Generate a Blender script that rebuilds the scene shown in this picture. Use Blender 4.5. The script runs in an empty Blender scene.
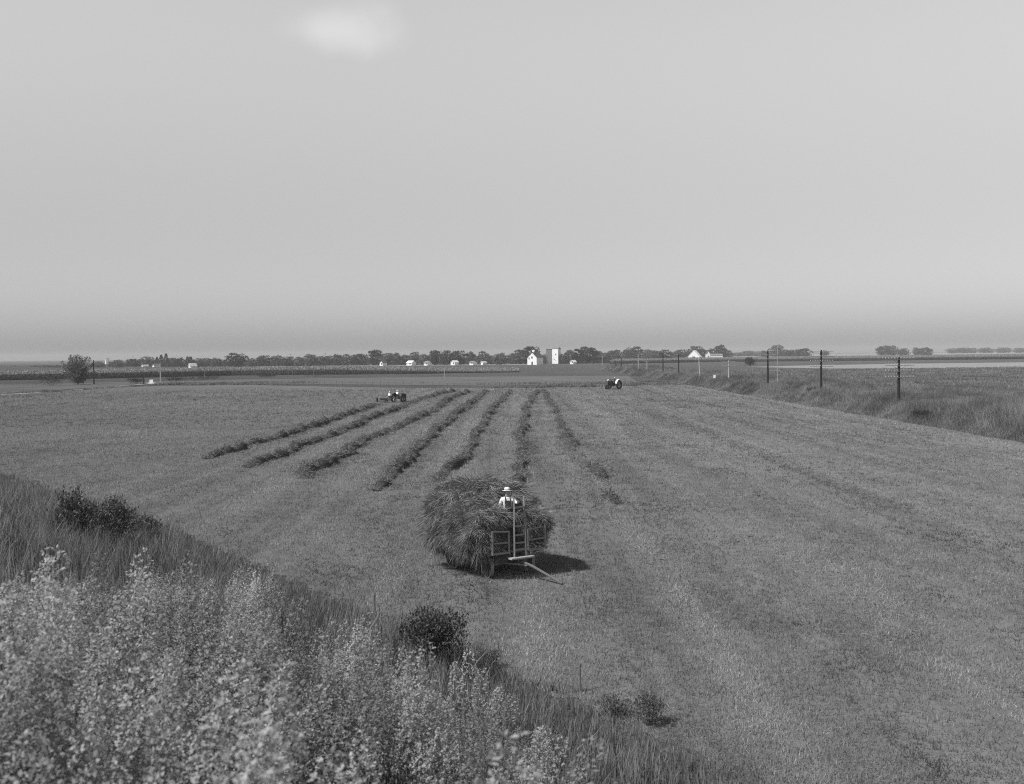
import bpy, math, random
import numpy as np
from mathutils import Vector, Matrix

random.seed(7)
RNG = np.random.default_rng(11)
SC = bpy.context.scene
COL = SC.collection
R = math.radians

# ------------------------------------------------------------------ camera
F = 1150.0
W_, H_ = 1024, 784
PITCH, ROLL, CAMZ = math.atan(37.5 / F), R(0.55), 8.0
_fwd = Vector((0, math.cos(PITCH), -math.sin(PITCH)))
_r0 = Vector((1, 0, 0))
_u0 = _r0.cross(_fwd)
_right = _r0 * math.cos(ROLL) - _u0 * math.sin(ROLL)
_up = _u0 * math.cos(ROLL) + _r0 * math.sin(ROLL)
CAMP = Vector((0, 0, CAMZ))


def at(px, py, z=0.0):
    """where the sight line through a point of the photograph meets the level z"""
    d = _fwd * F + _right * (px - W_ / 2) - _up * (py - H_ / 2)
    t = (z - CAMZ) / d.z
    return CAMP + d * t


def at_dist(px, D):
    """bearing px at ground distance D: (x, y)"""
    return (px - W_ / 2) / F * D, D


def horizon(px):
    return 354.5 - (px - 512) * math.tan(ROLL)


cam_d = bpy.data.cameras.new('camera')
cam = bpy.data.objects.new('camera', cam_d)
COL.objects.link(cam)
m = Matrix((( _right.x, _up.x, -_fwd.x, 0), (_right.y, _up.y, -_fwd.y, 0), (_right.z, _up.z, -_fwd.z, CAMZ), (0, 0, 0, 1)))
cam.matrix_world = m
cam_d.sensor_width = 36
cam_d.lens = F * 36 / W_
cam_d.clip_start, cam_d.clip_end = 0.3, 30000
cam_d.dof.use_dof = True
cam_d.dof.focus_distance = 60
cam_d.dof.aperture_fstop = 2.8
SC.camera = cam

# ------------------------------------------------------------------ materials (the photograph is black and white: greys only)
def nodes(name):
    mt = bpy.data.materials.new(name)
    mt.use_nodes = True
    nt = mt.node_tree
    nt.nodes.clear()
    out = nt.nodes.new('ShaderNodeOutputMaterial')
    return mt, nt, out


def N(nt, kind, **kw):
    n = nt.nodes.new(kind)
    for k, v in kw.items():
        if k in n.inputs:
            n.inputs[k].default_value = v
        else:
            setattr(n, k, v)
    return n


def g(v):
    return (v, v, v, 1)


def plain(name, v, rough=0.7, var=0.15, scale=3.0, metal=0.0, spec=0.3):
    mt, nt, out = nodes(name)
    p = N(nt, 'ShaderNodeBsdfPrincipled')
    p.inputs['Roughness'].default_value = rough
    p.inputs['Metallic'].default_value = metal
    p.inputs['Specular IOR Level'].default_value = spec
    tc = N(nt, 'ShaderNodeTexCoord')
    no = N(nt, 'ShaderNodeTexNoise', Scale=scale, Detail=5.0)
    mr = N(nt, 'ShaderNodeMapRange')
    mr.inputs['From Min'].default_value = 0.3
    mr.inputs['From Max'].default_value = 0.7
    mr.inputs['To Min'].default_value = v * (1 - var)
    mr.inputs['To Max'].default_value = v * (1 + var)
    nt.links.new(tc.outputs['Object'], no.inputs['Vector'])
    nt.links.new(no.outputs['Fac'], mr.inputs['Value'])
    nt.links.new(mr.outputs['Result'], p.inputs['Base Color'])
    nt.links.new(p.outputs['BSDF'], out.inputs['Surface'])
    return mt


def wood(name, v, var=0.3):
    mt, nt, out = nodes(name)
    p = N(nt, 'ShaderNodeBsdfPrincipled')
    p.inputs['Roughness'].default_value = 0.85
    p.inputs['Specular IOR Level'].default_value = 0.15
    tc = N(nt, 'ShaderNodeTexCoord')
    mp = N(nt, 'ShaderNodeMapping')
    mp.inputs['Scale'].default_value = (14, 14, 1.5)
    no = N(nt, 'ShaderNodeTexNoise', Scale=2.0, Detail=6.0, Roughness=0.65)
    mr = N(nt, 'ShaderNodeMapRange')
    mr.inputs['From Min'].default_value = 0.3
    mr.inputs['From Max'].default_value = 0.7
    mr.inputs['To Min'].default_value = v * (1 - var)
    mr.inputs['To Max'].default_value = v * (1 + var)
    nt.links.new(tc.outputs['Object'], mp.inputs['Vector'])
    nt.links.new(mp.outputs['Vector'], no.inputs['Vector'])
    nt.links.new(no.outputs['Fac'], mr.inputs['Value'])
    nt.links.new(mr.outputs['Result'], p.inputs['Base Color'])
    nt.links.new(p.outputs['BSDF'], out.inputs['Surface'])
    return mt


def leafy(name, v, trans=0.25, gloss=0.0):
    """leaf and straw material: the leaf's own tone comes from the 'tone' attribute of its mesh"""
    mt, nt, out = nodes(name)
    a = N(nt, 'ShaderNodeAttribute', attribute_name='tone')
    mu = N(nt, 'ShaderNodeMath', operation='MULTIPLY')
    mu.inputs[1].default_value = v
    nt.links.new(a.outputs['Fac'], mu.inputs[0])
    d = N(nt, 'ShaderNodeBsdfDiffuse')
    t = N(nt, 'ShaderNodeBsdfTranslucent')
    nt.links.new(mu.outputs[0], d.inputs['Color'])
    nt.links.new(mu.outputs[0], t.inputs['Color'])
    mx = N(nt, 'ShaderNodeMixShader', Fac=trans)
    nt.links.new(d.outputs[0], mx.inputs[1])
    nt.links.new(t.outputs[0], mx.inputs[2])
    last = mx
    if gloss:
        gl = N(nt, 'ShaderNodeBsdfGlossy', Roughness=0.45)
        gl.inputs['Color'].default_value = g(0.8)
        m2 = N(nt, 'ShaderNodeMixShader', Fac=gloss)
        nt.links.new(mx.outputs[0], m2.inputs[1])
        nt.links.new(gl.outputs[0], m2.inputs[2])
        last = m2
    nt.links.new(last.outputs[0], out.inputs['Surface'])
    return mt


def field_mat(name, lo, hi, streak=True, patch=0.25, bump=0.25, fine=9.0, light=0.0):
    mt, nt, out = nodes(name)
    L = nt.links.new
    geo = N(nt, 'ShaderNodeNewGeometry')
    # long swaths left by the mower, running away from the road
    mp = N(nt, 'ShaderNodeMapping')
    mp.inputs['Scale'].default_value = (0.6, 0.016, 1) if streak else (0.05, 0.12, 1)
    L(geo.outputs['Position'], mp.inputs['Vector'])
    s = N(nt, 'ShaderNodeTexNoise', Scale=1.0, Detail=5.0, Roughness=0.6, Distortion=0.35)
    L(mp.outputs[0], s.inputs['Vector'])
    # patches of thin and thick growth
    pn = N(nt, 'ShaderNodeTexNoise', Scale=0.055, Detail=4.0, Roughness=0.55)
    L(geo.outputs['Position'], pn.inputs['Vector'])
    # stubble
    mp2 = N(nt, 'ShaderNodeMapping')
    mp2.inputs['Scale'].default_value = (1, 0.6, 1)
    L(geo.outputs['Position'], mp2.inputs['Vector'])
    fn = N(nt, 'ShaderNodeTexNoise', Scale=fine, Detail=4.0, Roughness=0.75)
    L(mp2.outputs[0], fn.inputs['Vector'])
    mn = N(nt, 'ShaderNodeTexNoise', Scale=1.3, Detail=5.0, Roughness=0.7)
    L(mp2.outputs[0], mn.inputs['Vector'])

    def lin(sock, k):
        a = N(nt, 'ShaderNodeMath', operation='SUBTRACT')
        a.inputs[1].default_value = 0.5
        L(sock, a.inputs[0])
        b = N(nt, 'ShaderNodeMath', operation='MULTIPLY')
        b.inputs[1].default_value = k
        L(a.outputs[0], b.inputs[0])
        return b.outputs[0]

    def add(a, b):
        n = N(nt, 'ShaderNodeMath', operation='ADD')
        L(a, n.inputs[0])
        L(b, n.inputs[1])
        return n.outputs[0]

    sep = N(nt, 'ShaderNodeSeparateXYZ')
    L(geo.outputs['Position'], sep.inputs[0])
    cutm = N(nt, 'ShaderNodeMapRange')
    cutm.inputs['From Min'].default_value = -27
    cutm.inputs['From Max'].default_value = -21
    cutm.inputs['To Min'].default_value = 0.1 if streak else 1.0
    L(sep.outputs['X'], cutm.inputs['Value'])
    sm = N(nt, 'ShaderNodeMath', operation='MULTIPLY')
    L(lin(s.outputs['Fac'], 1.7), sm.inputs[0])
    L(cutm.outputs[0], sm.inputs[1])
    tot = add(add(sm.outputs[0], lin(pn.outputs['Fac'], patch * 4)), add(lin(fn.outputs['Fac'], 1.3), lin(mn.outputs['Fac'], 0.9)))
    mr = N(nt, 'ShaderNodeMapRange')
    mr.inputs['From Min'].default_value = -0.7
    mr.inputs['From Max'].default_value = 0.7
    mr.inputs['To Min'].default_value = lo
    mr.inputs['To Max'].default_value = hi
    L(tot, mr.inputs['Value'])
    d = N(nt, 'ShaderNodeBsdfDiffuse', Roughness=1.0)
    L(mr.outputs[0], d.inputs['Color'])
    bp = N(nt, 'ShaderNodeBump', Strength=1.0, Distance=bump)
    L(add(fn.outputs['Fac'], mn.outputs['Fac']), bp.inputs['Height'])
    L(bp.outputs[0], d.inputs['Normal'])
    L(d.outputs[0], out.inputs['Surface'])
    return mt


M = {
    'ground': field_mat('weedy_soil', 0.05, 0.12, streak=False, bump=0.3, fine=3.0),
    'hay_field': field_mat('cut_hay_stubble', 0.06, 0.20, bump=0.05, fine=11.0, patch=0.2),
    'pale_field': field_mat('pale_pasture', 0.16, 0.24, streak=False, bump=0.1, fine=1.0, patch=0.2),
    'mid_field': field_mat('mid_pasture', 0.07, 0.15, streak=False, bump=0.1, fine=1.0, patch=0.2),
    'dirt': plain('pale_dirt', 0.42, 0.95, 0.12, 0.5),
    'stubble': leafy('stubble_blades', 0.245, 0.25),
    'windrow': leafy('cut_clover', 0.175, 0.2),
    'hay': leafy('hay_strands', 0.25, 0.25),
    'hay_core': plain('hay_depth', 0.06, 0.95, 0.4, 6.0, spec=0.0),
    'thicket': leafy('weed_leaves', 0.40, 0.40, 0.0),
    'dark_leaf': leafy('dark_leaves', 0.12, 0.25),
    'tall_grass': leafy('tall_grass_blades', 0.2, 0.3),
    'verge': leafy('verge_weed_leaves', 0.25, 0.38),
    'corn': leafy('corn_leaves', 0.15, 0.25),
    'tree': leafy('tree_leaves', 0.052, 0.15),
    'conifer': leafy('conifer_needles', 0.042, 0.1),
    'pale_tree': leafy('pale_tree_leaves', 0.12, 0.2),  # lighter leaves for the far trees at the left end
    'bark': wood('bark', 0.07),
    'stem': plain('weed_stems', 0.10, 0.9),
    'old_wood': wood('weathered_grey_wood', 0.22),
    'dark_pole': wood('creosoted_pole', 0.025),
    'pale_pole': wood('pale_pole_wood', 0.33),  # paler wood than the other poles
    'grey_pole': wood('greyed_pole', 0.13),
    'glass_ins': plain('pale_insulator_glass', 0.38, 0.2, 0.02),
    'iron': plain('rusty_iron', 0.07, 0.7, 0.3, 8.0),
    'iron_light': plain('worn_steel_tyre', 0.22, 0.55, 0.25, 8.0),
    'machine': plain('dark_machine_paint', 0.045, 0.5, 0.25, 4.0),
    'rubber': plain('rubber', 0.025, 0.85, 0.2, 4.0),
    'fender': plain('bright_sheet_metal', 0.75, 0.35, 0.08, 3.0),
    'white': plain('white_paint', 0.8, 0.6, 0.05, 1.0),
    'roof_dark': plain('dark_shingles', 0.07, 0.85, 0.2, 2.0),
    'roof_grey': plain('grey_shingles', 0.2, 0.85, 0.2, 2.0),
    'roof_pale': plain('galvanised_roof', 0.8, 0.45, 0.05, 1.0),
    'grey_siding': plain('grey_siding', 0.15, 0.8, 0.15, 1.0),
    'pane': plain('dark_window_glass', 0.04, 0.15, 0.1, 1.0),
    'concrete': plain('pale_concrete', 0.55, 0.9, 0.1, 2.0),
    'skin': plain('tanned_skin', 0.30, 0.6, 0.05, 5.0),
    'shirt': plain('white_cotton', 0.78, 0.85, 0.05, 6.0),
    'denim': plain('dark_denim', 0.045, 0.9, 0.2, 12.0),
    'straw': plain('pale_straw_hat', 0.72, 0.8, 0.08, 20.0),
    'leather': plain('work_leather', 0.06, 0.7, 0.2, 9.0),
    'dark_eye': plain('eye', 0.02, 0.4, 0.0, 1.0),
}

# ------------------------------------------------------------------ object helpers
def tag(o, label=None, cat=None, group=None, kind=None):
    if label: o['label'] = label
    if cat: o['category'] = cat
    if group: o['group'] = group
    if kind: o['kind'] = kind
    return o


def empty(name, loc=(0, 0, 0), rz=0.0, parent=None):
    o = bpy.data.objects.new(name, None)
    COL.objects.link(o)
    o.location = loc
    o.rotation_euler = (0, 0, rz)
    o.empty_display_size = 0.3
    o.parent = parent
    return o


def mesh_np(name, verts, faces, mat, parent=None, tone=None, smooth=False):
    """verts (n,3); faces (m,k) one size; -> one linked mesh object"""
    verts = np.ascontiguousarray(verts, dtype=np.float32)
    faces = np.ascontiguousarray(faces, dtype=np.int32)
    k = faces.shape[1]
    me = bpy.data.meshes.new(name)
    me.vertices.add(len(verts))
    me.vertices.foreach_set('co', verts.ravel())
    me.loops.add(faces.size)
    me.loops.foreach_set('vertex_index', faces.ravel())
    me.polygons.add(len(faces))
    me.polygons.foreach_set('loop_start', np.arange(0, faces.size, k, dtype=np.int32))
    me.update(calc_edges=True)
    if tone is not None:
        a = me.attributes.new('tone', 'FLOAT', 'POINT')
        a.data.foreach_set('value', np.ascontiguousarray(tone, dtype=np.float32))
    if smooth:
        me.polygons.foreach_set('use_smooth', np.ones(len(faces), dtype=bool))
    me.materials.append(mat)
    o = bpy.data.objects.new(name, me)
    COL.objects.link(o)
    o.parent = parent
    return o


class MB:
    """collects boxes, tubes and lathes for ONE mesh"""
    def __init__(s):
        s.v, s.f = [], []

    def box(s, c, size, rot=None):
        b = len(s.v)
        hx, hy, hz = size[0] / 2, size[1] / 2, size[2] / 2
        for x in (-hx, hx):
            for y in (-hy, hy):
                for z in (-hz, hz):
                    p = Vector((x, y, z))
                    if rot is not None: p = rot @ p
                    s.v.append((c[0] + p.x, c[1] + p.y, c[2] + p.z))
        for q in ((0, 1, 3, 2), (4, 6, 7, 5), (0, 4, 5, 1), (2, 3, 7, 6), (0, 2, 6, 4), (1, 5, 7, 3)):
            s.f.append(tuple(b + i for i in q))
        return s

    def tube(s, pts, rad, n=8):
        pts = [Vector(p) for p in pts]
        rs = rad if hasattr(rad, '__len__') else [rad] * len(pts)
        b = len(s.v)
        for i, p in enumerate(pts):
            t = (pts[min(i + 1, len(pts) - 1)] - pts[max(i - 1, 0)]).normalized()
            a = t.orthogonal().normalized() if abs(t.z) > 0.95 else t.cross(Vector((0, 0, 1))).normalized()
            c = t.cross(a)
            for k in range(n):
                th = 2 * math.pi * k / n
                q = p + (a * math.cos(th) + c * math.sin(th)) * rs[i]
                s.v.append(tuple(q))
        for i in range(len(pts) - 1):
            for k in range(n):
                k2 = (k + 1) % n
                s.f.append((b + i * n + k, b + i * n + k2, b + (i + 1) * n + k2, b + (i + 1) * n + k))
        s.f.append(tuple(b + k for k in reversed(range(n))))
        e = b + (len(pts) - 1) * n
        s.f.append(tuple(e + k for k in range(n)))
        return s

    def bar(s, a, b_, w, h):
        """rectangular bar from a to b_"""
        a, b_ = Vector(a), Vector(b_)
        d = b_ - a
        rot = d.to_track_quat('Y', 'Z').to_matrix()
        return s.box((a + b_) / 2, (w, d.length, h), rot)

    def lathe(s, prof, n=16, axis='z', c=(0, 0, 0), closed=False):
        b = len(s.v)
        for r_, h in prof:
            for k in range(n):
                th = 2 * math.pi * k / n
                x, y = r_ * math.cos(th), r_ * math.sin(th)
                p = (x, y, h) if axis == 'z' else ((h, x, y) if axis == 'x' else (x, h, y))
                s.v.append((c[0] + p[0], c[1] + p[1], c[2] + p[2]))
        m_ = len(prof)
        for i in range(m_ if closed else m_ - 1):
            j = (i + 1) % m_
            for k in range(n):
                k2 = (k + 1) % n
                s.f.append((b + i * n + k, b + i * n + k2, b + j * n + k2, b + j * n + k))
        if not closed:
            if prof[0][0] > 1e-4: s.f.append(tuple(b + k for k in reversed(range(n))))
            if prof[-1][0] > 1e-4: s.f.append(tuple(b + (m_ - 1) * n + k for k in range(n)))
        return s

    def poly(s, pts):
        b = len(s.v)
        s.v += [tuple(p) for p in pts]
        s.f.append(tuple(range(b, b + len(pts))))
        return s

    def build(s, name, mat, parent=None, smooth=False, bevel=0.0):
        me = bpy.data.meshes.new(name)
        me.from_pydata(s.v, [], s.f)
        me.update()
        me.materials.append(mat)
        if smooth:
            for p in me.polygons: p.use_smooth = True
        o = bpy.data.objects.new(name, me)
        COL.objects.link(o)
        o.parent = parent
        if bevel:
            bv = o.modifiers.new('bevel', 'BEVEL')
            bv.width = bevel
            bv.segments = 2
        return o


def children(o):
    return [c for c in bpy.data.objects if c.parent == o]


def copy_thing(root, loc, rz=0.0, scale=None):
    r = root.copy()
    COL.objects.link(r)
    r.location = loc
    r.rotation_euler = (0, 0, rz)
    if scale: r.scale = scale
    for ch in children(root):
        c = ch.copy()
        COL.objects.link(c)
        c.parent = r
        for gch in children(ch):
            d = gch.copy()
            COL.objects.link(d)
            d.parent = c
    return r


# ------------------------------------------------------------------ terrain
NX, NY, TOE = 0.844, 0.537, 15.2


def smooth(a):
    a = np.clip(a, 0, 1)
    return a * a * (3 - 2 * a)


def slope_s(x, y):
    """distance up the bank the camera stands on; negative out in the field"""
    return TOE - (NX * x + NY * y) - 2.6 * smooth((-x - 17) / 11)


def gz(x, y):
    x, y = np.asarray(x, float), np.asarray(y, float)
    s = slope_s(x, y)
    u = np.clip(s, 0, 14.5) / 14.5
    z = 5.0 * (0.35 * u * u + 0.65 * u)
    berm = smooth((x - 44) / 5.0) * (1 - smooth((x - 57) / 6.0)) * 1.6 * smooth((y - 30) / 30) * (1 - smooth((y - 620) / 80))
    return z + berm


def hash_noise(x, y, seed=0):
    """soft value noise"""
    def h(ix, iy):
        v = np.sin(ix * 127.1 + iy * 311.7 + seed * 74.7) * 43758.5453
        return v - np.floor(v)
    ix, iy = np.floor(x), np.floor(y)
    fx, fy = x - ix, y - iy
    fx, fy = fx * fx * (3 - 2 * fx), fy * fy * (3 - 2 * fy)
    a = h(ix, iy) * (1 - fx) + h(ix + 1, iy) * fx
    b = h(ix, iy + 1) * (1 - fx) + h(ix + 1, iy + 1) * fx
    return a * (1 - fy) + b * fy


xs = np.unique(np.concatenate([np.linspace(-6000, -200, 14), np.linspace(-200, -60, 15), np.arange(-60, 80, 1.0), np.linspace(80, 300, 12), np.linspace(300, 6000, 14)]))
ys = np.unique(np.concatenate([np.linspace(-400, -20, 8), np.arange(-20, 110, 1.0), np.arange(110, 340, 4.0), np.linspace(340, 800, 14), np.linspace(800, 6000, 12)]))
gxx, gyy = np.meshgrid(xs, ys)
gv = np.stack([gxx.ravel(), gyy.ravel(), (gz(gxx, gyy) - 0.03).ravel()], 1)
nx_, ny_ = len(xs), len(ys)
ii, jj = np.meshgrid(np.arange(nx_ - 1), np.arange(ny_ - 1))
b0 = (jj * nx_ + ii).ravel()
tag(mesh_np('ground', gv, np.stack([b0, b0 + 1, b0 + nx_ + 1, b0 + nx_], 1), M['ground'], smooth=True), kind='structure')


def sheet(name, pts, mat, z):
    mb = MB()
    mb.poly([(p[0], p[1], z) for p in pts])
    o = mb.build(name, mat)
    tag(o, kind='structure')
    return o


FAR_EDGE = [(-60, 399), (36, 393.2), (70, 391.2), (110, 388.2), (150, 386), (250, 385), (340, 387), (420, 388), (500, 388.3), (600, 387), (645, 385.5)]
far_pts = [at(*p) for p in FAR_EDGE]
fe_x = np.array([p.x for p in far_pts])
fe_y = np.array([p.y for p in far_pts])
edge_pts = [(44.2, far_pts[-1].y + 3), (44.2, 150), (44.2, 60), (44.2, -10), (24, -10)]
toe_pts = []
for y_ in [-5, 0, 5] + [6 + 1.5 * q_ for q_ in range(60)] + [100, 125, 150]:
    xx_ = np.linspace(-140, 40, 3601)
    ss_ = slope_s(xx_, np.full_like(xx_, y_))
    toe_pts.append((float(xx_[np.where(ss_ > 0.25)[0].max()]), y_))
toe_pts = [p for p in toe_pts]
hay_poly = [(p.x, p.y) for p in far_pts] + edge_pts + toe_pts + [(-130, 200)]
sheet('hay_field', hay_poly, M['hay_field'], 0.012)


def hit(px, py, h):
    """where the sight line first comes within h of the ground"""
    d = _fwd * F + _right * (px - W_ / 2) - _up * (py - H_ / 2)
    d.normalize()
    t = 5.0
    while t < 200:
        p = CAMP + d * t
        if p.z <= float(gz(p.x, p.y)) + h: return p
        t += 0.1
    return p


_lim = [(p.x / p.y, float(slope_s(p.x, p.y))) for p in (hit(a, b, 1.15) for a, b in [(0, 545), (36, 549), (150, 560), (250, 590), (330, 642), (420, 684), (480, 706), (560, 742), (620, 775)])]
_gr = [(p.x / p.y, float(slope_s(p.x, p.y))) for p in (hit(a, b, 0.35) for a, b in [(0, 478), (36, 488), (110, 507), (230, 560), (330, 602), (400, 622), (480, 655), (560, 690), (680, 732), (760, 775)])]
_lim.sort()
_gr.sort()
print('thicket limits', [(round(a, 3), round(b, 1)) for a, b in _lim])
print('grass limits', [(round(a, 3), round(b, 1)) for a, b in _gr])


def in_field(x, y):
    fy = np.interp(x, fe_x, fe_y)
    return (slope_s(x, y) < 0.25) & (x < 44.0 + 0.8 * (hash_noise(y * 0.12, y * 0 + 3) - 0.5)) & (y < fy)


# far fields
def px_poly(pts):
    return [at(*p) for p in pts]


sheet('meadow', px_poly([(-60, 397), (36, 391.6), (110, 386.6), (150, 384.4), (250, 383), (340, 384.5), (500, 386), (640, 383.5), (628, 376), (500, 376.5), (340, 378), (230, 380), (100, 382.5), (-60, 386)]), M['mid_field'], 0.03)
sheet('pasture', px_poly([(745, 367.0), (830, 368.6), (900, 368.6), (1100, 367.0), (1100, 361.4), (900, 363.8), (830, 365), (790, 365.8)]), M['pale_field'], 0.03)
sheet('pasture_right', px_poly([(610, 361.5), (720, 358.2), (820, 356.2), (1150, 352.0), (1150, 350.4), (820, 353.9), (610, 358.0)]), M['pale_field'], 0.05)
sheet('pasture_left', px_poly([(-80, 371.5), (240, 367.2), (530, 364.8), (530, 362.2), (240, 365.2), (-80, 369.0)]), M['pale_field'], 0.05)
lane_c = [(-60, 398.2), (37, 393.0), (62, 391.0), (98, 388.5), (113, 387.0), (128, 385.5), (147, 384.3)]
lp = [at(*p) for p in lane_c]
mb = MB()
for i in range(len(lp) - 1):
    a, b = lp[i], lp[i + 1]
    wa, wb = 2.6 + 0.4 * i, 2.6 + 0.4 * (i + 1)
    if i == len(lp) - 2: wb = 2.0
    mb.poly([(a.x, a.y - wa, 0.06), (b.x, b.y - wb, 0.06), (b.x, b.y + wb * 1.8, 0.06), (a.x, a.y + wa * 1.8, 0.06)])
tag(mb.build('lane', M['dirt']), kind='structure')

# ------------------------------------------------------------------ plants as arrays
def norm(a):
    return a / np.maximum(np.linalg.norm(a, axis=-1, keepdims=True), 1e-9)


def leaf_quads(c, d, n, ln, wd):
    """diamond leaves: base c, direction d, normal n"""
    d = norm(d)
    sd = norm(np.cross(d, n))
    up = np.cross(sd, d)
    ln = np.asarray(ln).reshape(-1, 1)
    wd = np.asarray(wd).reshape(-1, 1)
    mid = c + d * ln * 0.5
    v = np.stack([c, mid + sd * wd * 0.5 + up * wd * 0.12, c + d * ln - up * ln * 0.08, mid - sd * wd * 0.5 + up * wd * 0.12], 1)
    k = np.arange(len(c)) * 4
    return v.reshape(-1, 3), np.stack([k, k + 1, k + 2, k + 3], 1)


def blade_tris(c, d, ln, wd, bend=0.3, rng=RNG):
    """grass blades: a lower quad in two triangles, and a tip"""
    d = norm(d)
    ln = np.asarray(ln).reshape(-1, 1)
    wd = np.asarray(wd).reshape(-1, 1)
    a = rng.uniform(0, 2 * np.pi, len(c))
    hz = np.stack([np.cos(a), np.sin(a), np.zeros_like(a)], 1)
    sd = norm(np.cross(d, hz) + 1e-6)
    mid = c + d * ln * 0.55
    out = d.copy()
    out[:, 2] = 0
    tip = c + d * ln + (norm(out + hz * 0.3) * bend - np.array([0, 0, bend * 0.5])) * ln * rng.uniform(0.2, 1, (len(c), 1))
    v = np.stack([c - sd * wd * 0.5, c + sd * wd * 0.5, mid - sd * wd * 0.4, mid + sd * wd * 0.4, tip], 1)
    k = np.arange(len(c)) * 5
    f = np.stack([np.stack([k, k + 1, k + 3], 1), np.stack([k, k + 3, k + 2], 1), np.stack([k + 2, k + 3, k + 4], 1)], 1)
    return v.reshape(-1, 3), f.reshape(-1, 3)


def straw_tris(c, d, ln, wd, rng=RNG):
    """single-triangle straw"""
    d = norm(d)
    ln = np.asarray(ln).reshape(-1, 1)
    wd = np.asarray(wd).reshape(-1, 1)
    sd = norm(np.cross(d, norm(rng.normal(size=d.shape))) + 1e-6)
    v = np.stack([c - sd * wd * 0.5, c + sd * wd * 0.5, c + d * ln], 1)
    k = np.arange(len(c)) * 3
    return v.reshape(-1, 3), np.stack([k, k + 1, k + 2], 1)


def lean_dirs(n, spread, rng=RNG):
    a = rng.uniform(0, 2 * np.pi, n)
    t = np.abs(rng.normal(0, spread, n))
    return np.stack([np.cos(a) * np.sin(t), np.sin(a) * np.sin(t), np.cos(t)], 1)


# ------------------------------------------------------------------ stubble on the cut field
def sample_view(n, d0, d1, rng=RNG, spread=0.5):
    """points over the ground ahead, thinning out with distance"""
    D = d0 * (d1 / d0) ** (rng.uniform(0, 1, n) ** 1.1)
    X = rng.uniform(-spread, spread, n) * D
    return X, D


def streaks(x, y):
    """where the mower left more: long bands running away from the road"""
    xw = x + 1.5 * (hash_noise(x * 0.03, y * 0.02, 44) - 0.5)
    a = 0.5 + 0.5 * np.sin(xw * 2 * np.pi / 5.2 + 0.7) * (0.4 + 0.6 * hash_noise(xw * 0.2, y * 0.02, 46))
    cut = smooth((x + 25 + 6 * (hash_noise(y * 0.05, y * 0, 8) - 0.5)) / 5)
    flat = 0.42 + 0.3 * (hash_noise(x * 0.05, y * 0.05, 49) - 0.5) + 0.25 * (hash_noise(x * 0.4, y * 0.3, 50) - 0.5)
    return (1 - cut) * flat + cut * np.clip(0.36 * a + 0.37 * hash_noise(xw * 0.7, y * 0.014, 1) + 0.30 * hash_noise(xw * 1.9, y * 0.05, 2) + 0.25 * (hash_noise(x * 0.22, y * 0.1, 48) - 0.5), 0, 1)


n0 = 330000
X, D = sample_view(n0, 20, 285)
keep = in_field(X, D) & (RNG.uniform(0, 1, n0) < 0.30 + 1.2 * streaks(X, D) * hash_noise(X * 0.3, D * 0.2, 5))
X, D = X[keep], D[keep]
rep = 4
cx = np.repeat(X, rep) + RNG.normal(0, 0.05, len(X) * rep) * (1 + np.repeat(D, rep) / 60)
cy = np.repeat(D, rep) + RNG.normal(0, 0.05, len(X) * rep) * (1 + np.repeat(D, rep) / 60)
c = np.stack([cx, cy, np.full_like(cx, 0.008)], 1)
dd = lean_dirs(len(c), 0.75)
ln = RNG.uniform(0.05, 0.15, len(c)) * (0.8 + cy / 130)
wd = RNG.uniform(0.008, 0.016, len(c)) * (0.8 + cy / 50)
v, f = straw_tris(c, dd, ln, wd)
tone = np.repeat(np.repeat(RNG.uniform(0.65, 1.25, len(X)) * (0.2 + 1.4 * streaks(X, D) + 0.25 * (hash_noise(X * 0.15, D * 0.08, 9) - 0.5) + 0.5 * (hash_noise(X * 1.1, D * 0.45, 19) - 0.5)), rep) * RNG.uniform(0.7, 1.35, len(c)), 3)
tag(mesh_np('stubble', v, f, M['stubble'], tone=tone), 'short dry stubble covering the mown hay field', 'stubble', kind='stuff')

# ------------------------------------------------------------------ windrows
ROWS = [
    ('leftmost windrow, the one trailing from the mowing tractor', [(212, 459.5), (255, 443.5), (294, 433), (333, 420), (362, 411), (377, 404.5)], 1.0, 0.95),
    ('second windrow from the left, ending short of the uncut hay', [(247, 468), (284, 453), (323, 438.5), (362, 423), (401, 408), (420.5, 399.5), (455, 391)], 1.0, 1.1),
    ('third windrow from the left, thick and dark at its near end', [(301, 479), (333, 460.5), (372, 438.5), (401, 428), (430, 413), (450, 399.5), (471, 391.5)], 1.05, 1.15),
    ('fourth windrow from the left, ending above and left of the hay wagon', [(377, 492), (391, 473), (416, 451), (440, 429), (464.5, 409), (487, 391.5)], 1.0, 1.0),
    ('fifth windrow from the left, running up behind the rear of the hay load', [(436, 486), (462, 460.5), (472, 443.5), (489, 414), (511, 391)], 0.8, 0.85),
    ('sixth windrow from the left, straight behind the man on the hay wagon', [(524, 492), (522, 465), (521, 438), (526, 409), (538, 391)], 0.75, 0.75),
    ('broken rightmost windrow, ragged where it ends right of the hay wagon', [(612, 505), (596, 474), (570, 441), (554, 408), (543, 390)], 0.72, 0.9),
]
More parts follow.
